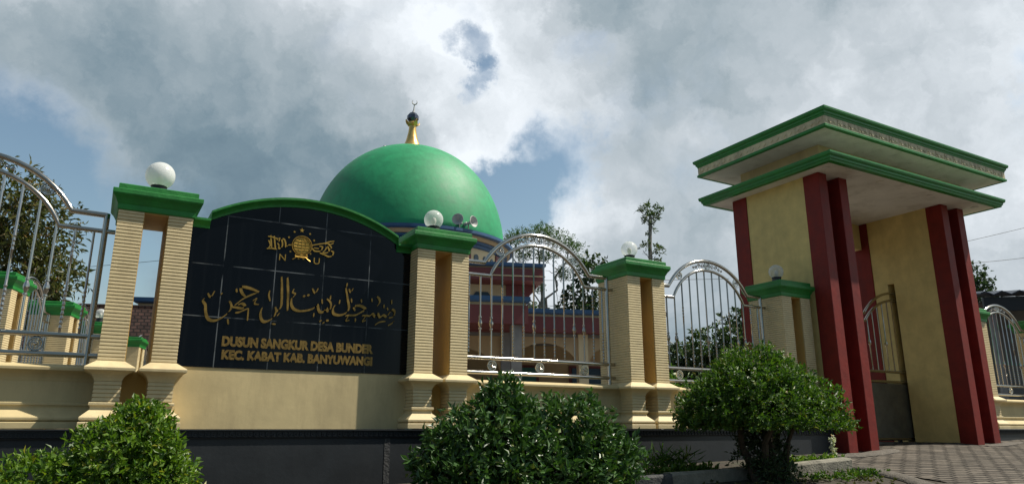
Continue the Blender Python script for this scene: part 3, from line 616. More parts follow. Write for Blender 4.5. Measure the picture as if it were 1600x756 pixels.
# ---------------------------------------------------------------- kerb stones and mortar
def kerb_stone(x0, x1, y, m, label, tilt=0, w=.15, h=.17):
    mb = MB(); z0, z1 = gz(x0, y) + .12, gz(x1, y) + .12 + tilt
    j = lambda a: a + random.uniform(-.008, .008)
    sec = lambda x, z: [(j(x), j(y-w/2), z-h), (j(x), j(y-w/2), j(z-.02)), (j(x), j(y-w/2+.02), j(z)), (j(x), j(y+w/2-.02), j(z)), (j(x), j(y+w/2), j(z-.02)), (j(x), j(y+w/2), z-h)]
    mb.rings([sec(x, z0 + (z1-z0)*i/4) for i, x in enumerate(lin(x0, x1, 5))])
    return tag(mb.build('kerb_stone', M[m], bevel=.006), label, 'kerb', 'kerb stones edging the planting bed')
kerb_stone(6.42, 7.86, -1.25, 'concrete', 'weathered pale kerb stone between the umbrella bush and the gatehouse', .02)
kerb_stone(4.96, 6.40, -1.25, 'concrete', 'weathered kerb stone left of the umbrella bush trunk')
kerb_stone(3.75, 4.93, -1.30, 'kerbblack', 'black painted kerb stone with worn pale top, beside the wide bush')
def blob_strip(name, pts, label, h, w):
    mb = MB(); rs = []
    for i, (x, y) in enumerate(pts):
        q = pts[min(i+1, len(pts)-1)]; p = pts[max(i-1, 0)]; t = Vector((q[0]-p[0], q[1]-p[1])).normalized(); nx, ny = -t.y, t.x
        ww = w*random.uniform(.75, 1.2)*(.35 if i in (0, len(pts)-1) else 1); hh = h*random.uniform(.7, 1.2)*(.3 if i in (0, len(pts)-1) else 1)
        rs.append([(x + nx*ww*math.cos(a), y + ny*ww*math.cos(a), gz(x, y) + .01 + (hh*math.sin(a) if a < math.pi+.01 else -.05)) for a in lin(0, math.pi, 7)] + [(x - nx*ww*.9, y - ny*ww*.9, gz(x, y) - .05), (x + nx*ww*.9, y + ny*ww*.9, gz(x, y) - .05)])
    mb.rings(rs); return tag(mb.build(name, M['mortar'], smooth=True), label, 'mortar bed')
blob_strip('mortar_mound', [(8.75, -.50), (9.0, -.52), (9.3, -.50), (9.6, -.47), (9.9, -.42), (10.15, -.33), (10.35, -.2)], 'rough mortar fillet around the foot of the left gate leg', .05, .14)
blob_strip('mortar_mound', [(12.45, -.50), (12.8, -.50), (13.1, -.48), (13.4, -.44), (13.75, -.40)], 'rough mortar fillet around the foot of the right gate leg', .035, .13)
blob_strip('mortar_mound', [(7.95, -1.15), (7.95, -1.45), (7.85, -1.8), (7.7, -2.15), (7.45, -2.5), (7.1, -2.75)], 'mossy mortar strip between the bare soil and the block paving', .055, .12)

# ---------------------------------------------------------------- foliage
def rnd_dir():
    z = random.uniform(-1, 1); a = random.uniform(0, 2*math.pi); r = math.sqrt(1 - z*z); return Vector((r*math.cos(a), r*math.sin(a), z))
def leaf(mb, p, d, up, L_, W_, fold=.25):
    d = d.normalized(); s = d.cross(up)
    if s.length < 1e-3: s = d.orthogonal()
    s.normalize(); n = s.cross(d)
    a = p + d*L_*.45 + s*W_*.5 + n*W_*fold; b = p + d*L_*.45 - s*W_*.5 + n*W_*fold; t = p + d*L_ - n*L_*.12
    o = len(mb.v); mb.v += [tuple(p), tuple(a), tuple(t), tuple(b)]; mb.f += [(o, o+1, o+2), (o, o+2, o+3)]
def lump(d, seed, amp):                               # cheap bumpy radius so outlines are uneven
    return 1 + amp*(math.sin(d.x*5.1+seed)*math.sin(d.y*4.3+seed*1.7) + .6*math.sin(d.z*7.7+seed*.6+d.x*3.1) + .4*math.sin(d.y*11+seed*2.1)*math.sin(d.x*9.7))
def foliage(blobs, ntw, per, L_, W_, spread=.10, shell=.55, amp=.12, upb=.5, flat=None, droop=0.0):
    """twigs scattered through the outer volume of each blob; every twig carries a rosette of leaves"""
    mb = MB(); tot = sum(b[3]*b[4]*b[5] for b in blobs); k0 = 0
    wsum = [(b[3]*b[4]*b[5])**.67 for b in blobs]; S = sum(wsum)
    for bi, (cx, cy, cz, rx, ry, rz) in enumerate(blobs):
        for k in range(int(ntw*wsum[bi]/S)):
            d = rnd_dir()
            if flat is not None and d.z < -flat: d.z = -flat*random.random(); 
            rr = random.uniform(shell**3, 1)**(1/3.) * lump(d, bi*1.9 + .7, amp)
            if random.random() < .06: rr *= 1.09
            p = Vector((cx + d.x*rx*rr, cy + d.y*ry*rr, cz + d.z*rz*rr))
            ax = (d + Vector((0, 0, upb)) + rnd_dir()*.5).normalized()
            for q in range(per):
                v = (ax + rnd_dir()*1.0).normalized(); v.z -= droop
                leaf(mb, p + ax*random.uniform(-spread, spread)*.6 + rnd_dir()*spread*.4, v, (ax + rnd_dir()*.6), L_*random.uniform(.6, 1.2), W_*random.uniform(.7, 1.15))
    return mb
def limb(mb, p0, p1, r0, r1, n=6, wob=.05):
    p0, p1 = Vector(p0), Vector(p1); ln = (p1-p0).length
    pts = [p0 + (p1-p0)*i/n + (rnd_dir()*wob*ln*(0 if i in (0, n) else 1)) for i in range(n+1)]
    mb.tube(pts, [r0 + (r1-r0)*i/n for i in range(n+1)], 7); return pts[-1]
def bush(name, label, base, blobs, ntw, per, L_, W_, m, stems, **kw):
    t = thing(name, label, 'bush', base)
    fb = foliage(blobs, ntw, per, L_, W_, **kw); fb.build('foliage', M[m], t, local=False)
    for a, b, r in stems:
        s = MB(); limb(s, a, b, r, r*.45); s.build('stem', M['bark'], t, smooth=True, local=False)
    return t
random.seed(21)
bx, by = 6.14, -1.48; bz = gz(bx, by)
bush('shrub', 'umbrella shaped bright green bush on dark stems before the gatehouse pillar', (bx, by, bz),
     [(6.20, -1.45, .10, .92, .9, .64), (6.12, -1.45, .52, .46, .5, .40), (6.74, -1.5, .10, .34, .5, .24), (5.58, -1.4, .12, .36, .5, .30), (6.46, -1.5, .28, .40, .5, .30), (5.78, -1.5, .36, .36, .5, .34)], 4300, 8, .054, .027, 'leaf_mid',
     [((bx+.02, by, bz-.05), (bx+.1, by, .25), .085), ((bx+.1, by+.05, bz-.05), (bx+.45, by+.1, .3), .05), ((bx-.1, by, bz-.05), (bx-.4, by+.1, .3), .05), ((bx-.02, by-.07, bz-.05), (bx-.15, by-.25, .3), .05), ((bx+.06, by-.1, bz-.05), (bx+.05, by-.12, .2), .06), ((bx+.12, by-.06, bz-.05), (bx+.28, by-.3, .25), .035), ((bx+.18, by+.03, bz-.05), (bx+.8, by, .28), .03)],
     spread=.06, shell=.62, amp=.05, flat=.16)
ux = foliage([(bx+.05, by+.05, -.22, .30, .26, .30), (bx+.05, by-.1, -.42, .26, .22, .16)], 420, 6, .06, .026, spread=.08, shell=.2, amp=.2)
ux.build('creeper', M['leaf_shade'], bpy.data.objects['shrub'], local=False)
bush('shrub', 'wide dark glossy two lobed bush in front of the fence between sign and middle pillar', (3.4, -1.0, gz(3.4, -1)),
     [(3.12, -1.0, -.14, .52, .55, .46), (3.92, -1.0, -.15, .50, .55, .46), (2.70, -1.05, -.36, .48, .45, .36), (4.3, -1.05, -.34, .38, .4, .34), (3.17, -1.0, .24, .24, .26, .25), (3.5, -1.2, -.42, .9, .5, .28)], 2500, 7, .088, .040, 'leaf_dark',
     [((3.3, -1.0, gz(3.3,-1)-.05), (3.2, -1.0, .2), .03), ((3.4, -1.0, gz(3.4,-1)-.05), (3.9, -1.0, .1), .03), ((3.2, -1.0, gz(3.2,-1)-.05), (2.7, -1.0, -.1), .025), ((3.5, -1.05, gz(3.5,-1)-.05), (4.3, -1.05, -.1), .025)],
     spread=.09, shell=.55, amp=.16)
bush('shrub', 'lime green conical bush at the lower left below the first pillar', (-.1, -1.5, gz(-.1, -1.5)),
     [(-.04, -1.5, -.22, .36, .40, .34), (.03, -1.5, .0, .20, .22, .17), (-.46, -1.5, -.40, .34, .36, .25), (.14, -1.5, -.38, .28, .36, .27), (-.16, -1.6, -.52, .56, .5, .22)], 2300, 8, .052, .026, 'leaf_lime',
     [((-.1, -1.5, gz(-.1,-1.5)-.05), (-.08, -1.5, .0), .03), ((-.05, -1.5, gz(-.1,-1.5)-.05), (.25, -1.5, -.3), .02), ((-.15, -1.5, gz(-.1,-1.5)-.05), (-.45, -1.5, -.3), .02)],
     spread=.06, shell=.6, amp=.10)
# weeds in the bed
random.seed(5)
def weeds(name, spots, m, L_, W_, h, label):
    mb = MB()
    for x, y, n in spots:
        for k in range(n):
            a = random.uniform(0, 6.28); rr = random.uniform(0, .22); px_, py_ = x + rr*math.cos(a), y + rr*.5*math.sin(a); z = gz(px_, py_)
            hh = h*random.uniform(.4, 1)
            for q in range(7):
                v = rnd_dir(); v.z = abs(v.z)*.8 + .2
                leaf(mb, Vector((px_, py_, z + hh*q/7 + .01)), v, rnd_dir(), L_*random.uniform(.6, 1.2), W_)
    o = mb.build(name, M[m]); return tag(o, label, 'weeds', kind='stuff')
weeds('weeds', [(7.2+.11*k, -.98 + .05*math.sin(k), 16) for k in range(8)] + [(5.2+.12*k, -.95, 14) for k in range(6)] + [(6.6, -1.0, 8)], 'weed', .075, .035, .13, 'low bright weeds growing behind the kerb stones')
weeds('weeds', [(5.15+.1*k, -.85, 9) for k in range(5)] + [(4.9, -1.0, 8)], 'leaf_mid', .16, .016, .30, 'tall grass tuft against the black plinth left of the umbrella bush')
weeds('weeds', [(6.7+.14*k, -1.62 - .09*(k % 3), 9) for k in range(8)] + [(7.55, -1.7, 10)], 'leaf_mid', .05, .025, .06, 'sparse weeds on the soil below the kerb')
weeds('weeds', [(random.uniform(4.8, 7.8), random.uniform(-2.25, -1.4), 2) for k in range(60)], 'leaf_mango', .035, .02, .02, 'fallen leaves and tiny weeds on the soil')
sw = thing('flowering_weed', 'spindly weed with pale blooms beside the left gate leg', 'plant', (8.3, -.75, gz(8.3, -.75)))
mb = MB(); z0 = gz(8.3, -.75)
for k in range(80):
    z = z0 + random.uniform(.05, .34); leaf(mb, Vector((8.3 + random.uniform(-.03, .03), -.75, z)), rnd_dir(), rnd_dir(), .05, .026)
mb.build('bloom', M['straw'], sw, local=False); MB().tube([(8.3, -.75, z0), (8.31, -.75, z0+.33)], .004, 5).build('stem', M['bark'], sw, local=False)

# trees
def tree(name, label, base, htr, r0, limbs, blobs, ntw, per, L_, W_, m, bark='greybark', **kw):
    t = thing(name, label, 'tree', base); b = Vector(base); mb = MB()
    top = limb(mb, b - Vector((0, 0, .3)), b + Vector(htr), r0, r0*.6, 8, .015)
    mb.build('trunk', M[bark], t, smooth=True, local=False)
    for l in limbs:
        s = MB(); e = limb(s, b + Vector(l[0]), b + Vector(l[1]), l[2], l[2]*.3, 7, .05)
        for q in range(4):
            k = b + Vector(l[0]).lerp(Vector(l[1]), random.uniform(.5, .95)); limb(s, k, k + rnd_dir()*(Vector(l[1])-Vector(l[0])).length*.35, l[2]*.35, l[2]*.1, 4, .05)
        s.build('limb', M[bark], t, smooth=True, local=False)
    fb = foliage([(b.x+x, b.y+y, b.z+z, rx, ry, rz) for x, y, z, rx, ry, rz in blobs], ntw, per, L_, W_, **kw)
    fb.build('crown', M[m], t, local=False); return t

# ---------------------------------------------------------------- side fence running back on the left
FD = Vector((.262, .965, 0)); FZ = math.atan2(.965, .262)
SL = ['nearest green capped pillar of the side fence, seen through the leftmost steel panel', 'second green capped pillar of the side fence from the photo\'s left edge', 'third green capped pillar of the side fence, hidden partly by the front pillar', 'farthest green capped pillar of the side fence, seen through the opening of the front pillar']
NL = ['nearest', 'second', 'third', 'farthest']
for i in range(4):
    p = Vector((-1.70, 5.45, 0)) + FD*2.57*i
    copy_tree(pil, p, SL[i], FZ)['group'] = 'pillars of the side fence'
    if i == 2: copy_tree(l2, (p.x, p.y, CT), 'small clear globe lamp on the third pillar of the side fence')
    if i < 4:
        q = p + FD*1.285
        c = copy_tree(pan, q, NL[i] + ' steel panel of the side fence, its arch seen through the front fence', FZ, (.855, 1, 1)); c['group'] = 'steel panels of the side fence'
        c = copy_tree(lw, q, NL[i] + ' low wall of the side fence', FZ, (.88, 1, 1)); c['group'] = 'low walls of the side fence'
sp = MB(); a = Vector((-1.70, 5.45, 0)) - FD*.4; b = a + FD*11.2; nn = Vector((FD.y, -FD.x, 0))*.33
sp.prism_z([tuple((a-nn).xy), tuple((b-nn).xy), tuple((b+nn).xy), tuple((a+nn).xy)], -.7, -.002)
tag(sp.build('retaining_wall', M['blackstone']), 'black plinth of the side fence inside the grounds', 'wall')

# ---------------------------------------------------------------- mosque
mo = thing('mosque', 'two storey maroon and cream mosque with blue eaves and a great green dome', 'mosque', (11.82, 23.32, -.33), R(-19.8))
def mp(mb, name, m, smooth=False, parent=None, bevel=0): return mb.build(name, M[m], parent or mo, smooth=smooth, bevel=bevel)
Z = .33                                                  # local z = world z + Z
dm = MB(); prof = [(4.38, 8.0)] + [(4.46*math.cos(a)**.94, 8.15 + 4.86*math.sin(a)) for a in lin(.0, math.pi/2 - .02, 40)] + [(.02, 13.012)]
dm.lathe([(r, z + Z) for r, z in prof], n=96); dome = mp(dm, 'dome', 'dome', True); dome.location.x = -.2
co = MB(); co.lathe([(r, z+Z) for r, z in [(4.3,7.42),(4.42,7.46),(4.42,7.56),(4.52,7.60),(4.52,7.70)]], n=96); mp(co, 'drum_cornice', 'blue', True).location.x = -.1
co = MB(); co.lathe([(r, z+Z) for r, z in [(4.3,7.701),(4.60,7.702),(4.66,7.80),(4.66,7.86),(4.3,7.861)]], n=96); mp(co, 'cornice_band', 'mosqtan', True).location.x = -.1
co = MB(); co.lathe([(r, z+Z) for r, z in [(4.3,7.862),(4.76,7.863),(4.82,7.90),(4.82,8.02),(4.1,8.03)]], n=96); mp(co, 'cornice_rim', 'blue', True).location.x = -.1
dr = MB(); dr.lathe([(4.25, 6.3+Z), (4.25, 7.43+Z)], n=96); mp(dr, 'drum', 'mosqcream', True)
for k in range(48):                                      # little arched openings round the drum
    a = 2*math.pi*k/48; ca, sa = math.cos(a), math.sin(a)
    if sa > .35: continue
    w = MB(); hw_ = .13 if k % 4 else .22; m_ = 'darkglass' if k % 4 else 'mosqred'; ht = 7.05 if k % 4 else 7.40
    out = [(-hw_, 6.5), (hw_, 6.5), (hw_, ht)] + ([(hw_*math.cos(t), ht + hw_*math.sin(t)) for t in lin(.3, 2.84, 6)] if k % 4 else []) + [(-hw_, ht)]
    w.rings([[(r*ca - x*sa, r*sa + x*ca, z+Z) for x, z in out] for r in (4.2, 4.275 if k % 4 else 4.30)]); mp(w, 'drum_window' if k % 4 else 'drum_pilaster', m_)
fi = MB(); fi.lathe([(r, z+Z) for r, z in [(.78,12.88),(.74,12.98),(.50,13.12),(.40,13.25),(.29,13.55),(.20,13.95),(.165,14.28),(.17,14.36)]], n=32); fin = mp(fi, 'finial', 'finial', True, dome)
pe = MB(); pt = MB()
for k in range(4):
    a = k*math.pi/2 + .5; ca, sa = math.cos(a), math.sin(a)
    pe.add([(ca*.5 - sa*.42, sa*.5 + ca*.42, 12.90+Z), (ca*.98, sa*.98, 12.86+Z), (ca*.5 + sa*.42, sa*.5 - ca*.42, 12.90+Z), (ca*.42, sa*.42, 13.14+Z)], [(0,1,3),(1,2,3),(0,2,1),(0,3,2)])
    pt.rings([[(ca*r - sa*w, sa*r + ca*w, z+Z) for w in (-.13*q, .13*q)] + [(ca*(r+.03) + sa*w, sa*(r+.03) - ca*w, z+Z-.03) for w in (-.13*q, .13*q)] for r, z, q in ((.17,14.34,.8),(.26,14.40,.8),(.33,14.48,.5),(.37,14.57,.12))])
mp(pe, 'finial_base', 'finial', False, dome); pt.lathe([(r, z+Z) for r, z in [(.17,14.28),(.25,14.33),(.27,14.41),(.24,14.48),(.13,14.50)]], n=10); mp(pt, 'petal_collar', 'finial', False, dome)
ba = MB(); ba.sphere((0, 0, 14.74+Z), .30, 10, .92); mp(ba, 'finial_ball', 'graphite', False, dome)
sp_ = MB(); sp_.tube([(0, 0, 15.0+Z), (.03, 0, 15.15+Z), (.05, 0, 15.45+Z)], [.07, .035, .02], 8)
sp_.tube([(.06 + .12*math.cos(t), 0, 15.58+Z + .13*math.sin(t)) for t in lin(-4.0, .85, 16)], [.008 + .024*math.sin(math.pi*i/15) for i in range(16)], 6); mp(sp_, 'crescent_spire', 'speaker', True, dome)
for s in (-1.25, 1.0): 
    k = MB(); k.tube([(s, -.4, 12.62+Z), (s*1.03, -.42, 12.95+Z)], .035, 6); k.sphere((s*1.03, -.42, 12.97+Z), .07, 8); mp(k, 'dome_lamp', 'speaker', True, dome)
def slab(hx, y0, y1, z0, z1, over, name, cols, x0=None, x1=None):
    x0 = -hx if x0 is None else x0; x1 = hx if x1 is None else x1
    h = z1 - z0
    mp(MB().rect_sweep(x0, x1, y0, y1, [(-.3, z1-.22*h+Z), (.10, z1-.22*h+Z), (.16, z1-.16*h+Z), (.16, z1+Z), (-.3, z1+Z)]), name + '_edge', cols[0])
    mp(MB().box(x0-.02, x1+.02, y0-.02, y1+.02, z1-.32*h+Z, z1-.221*h+Z), name + '_moulding', cols[1])
    mp(MB().box(x0-.09, x1+.09, y0-.09, y1+.09, z0+Z+.001, z1-.321*h+Z), name + '_fascia', cols[2])
    mp(MB().box(x0+.2, x1-.2, y0+.2, y1-.2, z1-.2*h+Z, z1-.02*h+Z), name + '_slab', 'greyrender')
slab(5.05, -5.05, 5.05, 5.75, 6.46, 0, 'upper_eave', ('blue', 'mosqtan', 'mosqred'))
mp(MB().box(-5.18, 5.18, -5.18, -5.146, 5.91+Z, 5.95+Z), 'fascia_line', 'mosqcream')
mp(MB().box(5.146, 5.18, -5.145, 5.1, 5.91+Z, 5.95+Z), 'fascia_line', 'mosqcream')
mp(MB().box(-4.1, 4.1, -4.1, 4.1, 4.0+Z, 5.745+Z), 'upper_wall', 'mosqcream')
for x in (-4.2, 3.75): mp(MB().box(x, x+.45, -4.2, -3.75, 4.0+Z, 5.74+Z), 'pilaster', 'mosqred')
for sx in (-1, 1):                                       # sloped brackets under the upper eave
    b = MB(); b.rings([[(sx*4.21, y, 5.742+Z), (sx*5.0, y, 5.742+Z), (sx*5.0, y, 5.6+Z), (sx*4.21, y, 4.75+Z)] for y in (-4.19, -3.8)]); mp(b, 'bracket', 'mosqred')
for x in (-3.0, -1.0, 1.0, 2.75):
    w = mp(MB().prism_y([(x-.38, 4.25+Z), (x+.38, 4.25+Z), (x+.38, 5.25+Z), (x+.25, 5.42+Z), (x-.25, 5.42+Z), (x-.38, 5.25+Z)], -4.16, -4.08), 'window', 'darkglass')
    mp(MB().rect_sweep(x-.38, x+.38, -4.12, -4.105, [(.0, 4.2+Z), (.05, 4.2+Z), (.05, 4.25+Z), (0, 4.25+Z)]), 'sill', 'mosqcream', parent=w)
# lower roof, its projecting porch and the open ground floor
slab(9.25, -7.2, 7.2, 3.42, 4.27, 0, 'lower_eave', ('blue', 'mosqcream', 'mosqred'))
slab(3.6, -9.0, -7.42, 3.44, 4.36, 0, 'porch_eave', ('blue', 'mosqcream', 'mosqred'))
mp(MB().box(-9.0, 9.0, -6.9, 7, 3.30+Z, 3.415+Z), 'ceiling', 'greyrender')
mp(MB().box(-9.0, 9.0, -4.0, 6.9, -.2, 3.29+Z), 'lower_wall', 'mosqtan')
for x in (-9.0, -6.2, -3.4, 3.1, 6.0, 8.65):
    mp(MB().box(x, x+.36, -7.0, -6.64, -.2, 3.41+Z), 'column', 'greyrender' if -4 < x < 4 else 'mosqcream')
for x in (-3.5, 3.14): mp(MB().box(x, x+.36, -8.9, -8.54, -.2, 3.43+Z), 'column', 'greyrender')
def arch_band(x0, x1, y, zt, zs):
    cx, hx = (x0+x1)/2, (x1-x0)/2
    o = [(cx + hx*math.cos(t), zs + (zt-zs)*.82*math.sin(t)) for t in lin(0, math.pi, 14)]
    m_ = MB().prism_y([(x, z+Z) for x, z in [(x1, zt), ] + o + [(x0, zt)]], y, y+.12); mp(m_, 'arch', 'mosqtan')
for x0, x1 in ((-5.84, -3.4), (3.46, 6.0), (6.36, 8.65), (-8.64, -6.2)): arch_band(x0, x1, -6.9, 3.29, 2.1)
for x0, x1 in ((-3.04, 3.1),): arch_band(x0, x1, -6.88, 3.29, 2.0)
for x, w_, m_ in ((-7.6, .7, 'darkglass'), (-4.6, .7, 'darkglass'), (-1.6, .8, 'darkglass'), (1.3, .8, 'darkglass'), (4.3, .7, 'teal'), (7.2, .7, 'darkglass')):
    fr = mp(MB().box(x-w_-.12, x+w_+.12, -4.06, -3.98, .0, 2.5+Z), 'door_frame', 'mosqred'); mp(MB().box(x-w_, x+w_, -4.09, -4.061, .05, 2.4+Z), 'door', m_, parent=fr)
mp(MB().box(3.6, 5.2, -6.5, -5.6, -.2, 1.5), 'counter', 'mosqtan'); mp(MB().box(-3.0, 3.0, -8.6, -8.45, -.2, 1.15), 'parapet', 'teal'); mp(MB().box(3.55, 9.0, -6.95, -6.82, -.2, 1.2), 'parapet', 'mosqtan')
mp(MB().box(-9.3, 9.3, -9.1, 7.3, -.3, .02), 'floor_slab', 'greyrender')

# horn loudspeakers on the dome cornice
def horn(loc, rz, tilt, label):
    t = thing('horn_speaker', label, 'loudspeaker', loc, rz, 'horn loudspeakers beside the dome')
    h = MB(); h.lathe([(.06,-.28),(.075,-.27),(.075,-.14),(.05,-.12),(.055,-.02),(.085,.08),(.14,.17),(.235,.24),(.245,.25),(.235,.255),(.135,.185),(.075,.09),(.02,.06)], n=28)
    o = h.build('horn', M['speaker'], t, smooth=True); o.rotation_euler = (R(90 - tilt), 0, 0); o.location = (0, 0, .34)
    b = MB(); b.tube([(0, .05, 0), (0, .05, .34)], .025, 8); b.box(-.07, .07, -.02, .12, -.01, .015); b.build('bracket', M['greyrender'], t)
mr = Matrix.Rotation(R(-19.8), 4, 'Z')
for x, y, rz, lb in ((1.75, -4.25, R(-40), 'grey horn loudspeaker facing the street beside the dome'), (2.2, -4.05, R(22), 'grey horn loudspeaker turned to the right beside the dome')):
    p = mr @ Vector((x, y, 0)); horn((11.82 + p.x, 23.32 + p.y, 8.02), rz, 4, lb)

# ---------------------------------------------------------------- neighbours
ho = thing('house', 'low house with a brown tiled roof behind the side fence', 'house', (-1.03, 17.66, -.34), R(-20))
MB().box(-2.7, 2.7, -1.2, 1.4, -.2, 2.7).build('wall', M['mosqcream'], ho)
rf = MB(); rf.rings([[(x, -1.9, 2.40), (x, -1.9, 2.48), (x, .1, 3.93), (x, 2.1, 2.48), (x, 2.1, 2.40), (x, .1, 3.83)] for x in (-3.0, 3.0)]); rf.build('roof', M['tileroof'], ho)
MB().tube([(-3.02, .1, 3.92), (3.02, .1, 3.92)], .07, 8).build('ridge', M['tileroof'], ho, smooth=True)
for x in (-1.5, 1.2): MB().box(x-.4, x+.4, -1.24, -1.18, .9, 2.0).build('window', M['darkglass'], ho)
cp = thing('carport', 'open shed with dark corrugated metal roof at the right edge of the photo', 'shed', (26.0, 3.3, -.36), R(-42))
rf = MB(); n = 64; top = [(-3.6 + 7.2*i/n, -2.6, 4.16 + .05*math.sin(i*math.pi/2.0)) for i in range(n+1)]
rs = []
for y, z in ((-2.6, 0), (2.4, .75)): rs.append([(x, y, zz+z) for x, _, zz in top] + [(x, y, zz+z-.03) for x, _, zz in reversed(top)])
rf.rings(rs); rf.build('roof', M['metalroof'], cp)
for x in (-3.3, 0, 3.3):
    for y in (-2.3, 2.1): MB().box(x-.07, x+.07, y-.07, y+.07, -.2, 4.1 + (.65 if y > 0 else 0)).build('post', M['greyrender'], cp)
MB().box(-3.4, 3.4, 2.15, 2.3, -.2, 4.6).build('back_wall', M['greyrender'], cp)
MB().box(-3.5, 3.5, -2.45, -2.35, 3.65, 4.05).build('under_eave_dark', M['blackplastic'], cp)  # black box standing in for the darkness under the eave
bh = thing('house', 'gabled house with a brown tile roof far behind the metal roof shed', 'house', (33, 5.2, -.36), R(-35))
MB().box(-3, 3, -2.5, 2.5, -.2, 4.2).build('wall', M['mosqcream'], bh)
rf = MB(); rf.rings([[(-3.5, y, 4.0), (0, y, 6.4), (3.5, y, 4.0), (3.5, y, 4.12), (0, y, 6.55), (-3.5, y, 4.12)] for y in (-3, 3)]); rf.build('roof', M['tileroof'], bh)

# ---------------------------------------------------------------- trees
random.seed(33)
g0 = -.35
tree('tree', 'brownish green leafy tree behind the side fence at the left edge', (-2.7, 13.1, g0), (.15, .0, 3.6), .16, [((.1,0,2.6),(-1.1,.3,4.6),.07), ((.1,0,2.8),(1.1,-.5,4.6),.07), ((.1,0,3.2),(.2,.6,5.8),.07), ((.1,0,2.2),(1.5,-.8,3.6),.05)],
     [(-.1,0,5.6,1.2,1.2,.95), (-.9,.3,4.9,1.1,1.1,1.0), (.75,-.4,4.9,1.0,1.0,1.0), (.3,-.2,4.0,1.2,1.2,.9), (1.25,-.7,3.7,.75,.75,.75), (-.6,.2,3.5,1.2,1.1,.7), (1.0,-.5,3.0,.6,.6,.45)], 1200, 8, .20, .062, 'leaf_mango', 'bark', spread=.2, shell=.3, amp=.16, upb=-.2, droop=.25)
tree('tree', 'light feathery tree with flat spreading crown right of the dome', (24.2, 31.8, g0), (.1,.0,9.3), .22, [((0,0,6.5),(-1.7,1.0,12.4),.1), ((0,0,7),(1.6,-1.0,11.9),.1), ((0,0,8),(.1,.1,13.4),.1), ((0,0,6.2),(2.2,-1.3,10.3),.07), ((0,0,7.2),(-.9,.4,11.0),.06)],
     [(0,0,13.1,1.2,1.2,.38), (-1.2,.7,12.7,1.0,1.0,.34), (-1.9,1.1,12.2,.8,.8,.3), (1.0,-.6,12.5,1.1,1.1,.4), (1.9,-1.15,11.9,.9,.9,.36), (2.0,-1.2,11.0,.8,.8,.35), (-.9,.5,11.5,.9,.9,.35), (.4,-.2,11.4,.9,.9,.35), (1.4,-.9,10.2,.7,.7,.4), (2.6,-1.5,10.6,.6,.6,.35), (-.2,.1,9.3,.5,.5,.35)], 1050, 7, .17, .06, 'leaf_feather', spread=.26, shell=.15, amp=.25, upb=.1)
tree('tree', 'dark large leaved tree behind the middle fence pillar', (26.4, 30.4, g0), (.2,-.1,8.5), .18, [((0,0,5),(-.9,.5,8.5),.08), ((0,0,6),(.7,-.4,10.6),.07)],
     [(.85,-.5,10.9,.7,.7,.6), (.3,-.2,9.9,.8,.8,.55), (-.5,.3,8.8,.8,.8,.5), (.6,-.3,8.6,.9,.9,.6), (-.2,.1,7.7,1.2,1.1,.6), (1.1,-.6,7.4,.9,.9,.7), (.3,-.2,6.4,1.4,1.2,.7)], 300, 6, .36, .20, 'leaf_shade', spread=.3, shell=.3, amp=.22, upb=-.1, droop=.3)
tree('tree', 'thin pole like tree with sparse tufts of leaves against the grey cloud', (26.5, 23.6, g0), (.12,-.05,12.3), .17, [((.1,0,11.8),(-.5,.3,12.9),.04), ((.1,0,11.6),(.65,-.4,12.7),.04), ((.1,0,10.0),(.5,-.3,10.6),.03), ((.1,0,9.6),(-.35,.2,10.3),.03)],
     [(.05,-.02,12.8,.62,.62,.24), (.1,-.05,12.25,.42,.42,.40), (.1,0,11.6,.25,.25,.25), (-.25,.15,10.5,.30,.30,.22), (.40,-.22,10.3,.34,.34,.30), (.3,-.15,9.7,.25,.25,.22), (.45,-.25,12.3,.3,.3,.2)], 130, 6, .22, .085, 'leaf_tree', spread=.16, shell=.25, amp=.2)
tree('tree', 'dark leafy tree rising right of the gatehouse', (27.3, 7.0, g0), (.0,0,4.6), .14, [((0,0,3.4),(.4,-.25,5.4),.06), ((0,0,3.4),(-.5,.3,5.2),.06)],
     [(.10,-.07,5.75,.6,.6,.5), (-.3,.2,5.2,.9,.9,.6), (.40,-.25,5.0,.55,.55,.5), (.28,-.2,4.4,.7,.7,.55), (-.5,.3,4.1,.8,.8,.6)], 420, 7, .19, .085, 'leaf_shade', spread=.2, shell=.25, amp=.22)
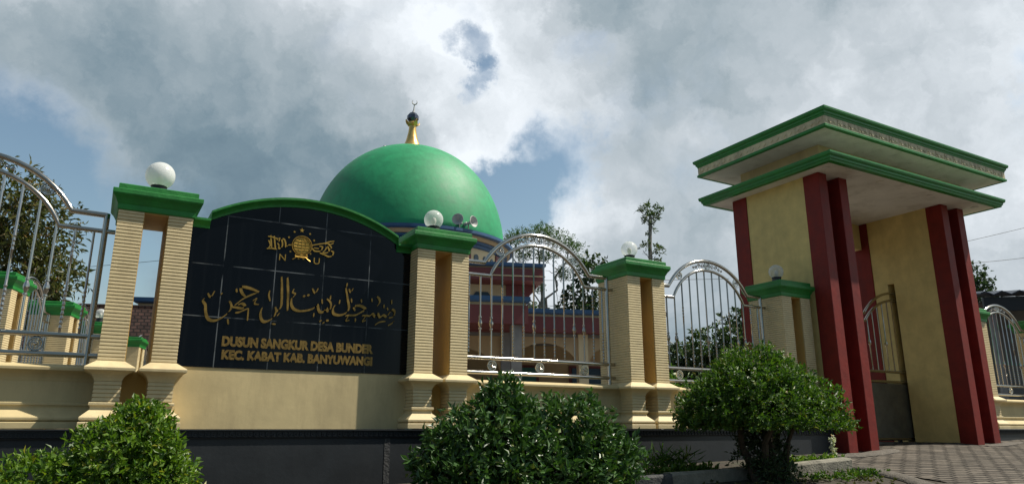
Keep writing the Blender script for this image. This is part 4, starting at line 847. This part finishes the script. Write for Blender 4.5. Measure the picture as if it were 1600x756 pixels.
far = [('rounded dark tree far behind the right steel panel', (29.0, 24.4), 5.0, 1.5, 'leaf_shade'), ('broad dark tree in the middle of the right steel panel', (30.6, 23.4), 6.1, 2.0, 'leaf_tree'), ('taller dark tree beside the red pilaster behind the right steel panel', (33.0, 22.2), 7.4, 2.1, 'leaf_shade'),
       ('far tree low between the mosque eave and the middle pillar', (25.2, 36.0), 9.2, 1.9, 'leaf_tree'), ('low bushy tree inside the fence behind the right steel panel', (14.2, 9.6), 2.05, .95, 'leaf_mid'), ('small bushy tree low behind the right steel panel', (17.2, 9.8), 2.1, 1.0, 'leaf_shade')]
for lb, (x, y), h, r, m_ in far:
    tree('tree', lb, (x, y, g0), (0, 0, h*.6), .06*h**.7, [((0,0,h*.3),(r*.5,-r*.3,h*.8),.03*h**.6), ((0,0,h*.35),(-r*.5,r*.3,h*.75),.03*h**.6)],
         [(0,0,h-r*.45,r*.75,r*.75,r*.5), (r*.5,-r*.3,h-r*.85,r*.7,r*.7,r*.5), (-r*.5,r*.3,h-r*.9,r*.7,r*.7,r*.5), (0,0,h-r*1.4,r,r,r*.6), (r*.3,-r*.2,h-r*1.9,r*.8,r*.8,r*.5)], 420, 7, .09 + .14*r, .05 + .06*r, m_, 'greybark', spread=.12*r, shell=.4, amp=.2)

# ---------------------------------------------------------------- overhead cables
def cable(label, a, b, sag, r=.02):
    a, b = Vector(a), Vector(b); pts = [a.lerp(b, i/24) - Vector((0, 0, sag*4*(i/24)*(1-i/24))) for i in range(25)]
    tag(MB().tube(pts, r, 6).build('power_cable', M['cable'], smooth=True), label, 'cable', 'power cables across the sky')
cable('upper power cable crossing the sky right of the gatehouse', (46, 35.5, 11.6), (72, 20.5, 18.0), .3)
cable('lower power cable crossing the sky right of the gatehouse', (60, 27.5, 13.6), (72, 20.5, 15.0), .3)
cable('power cable seen through the opening of the left pillar', (-14, 70, 12.6), (16, 53, 15.8), .4)
cable('power cable behind the middle steel panel and feathery tree', (24, 48, 12.4), (46, 36, 12.5), .15)
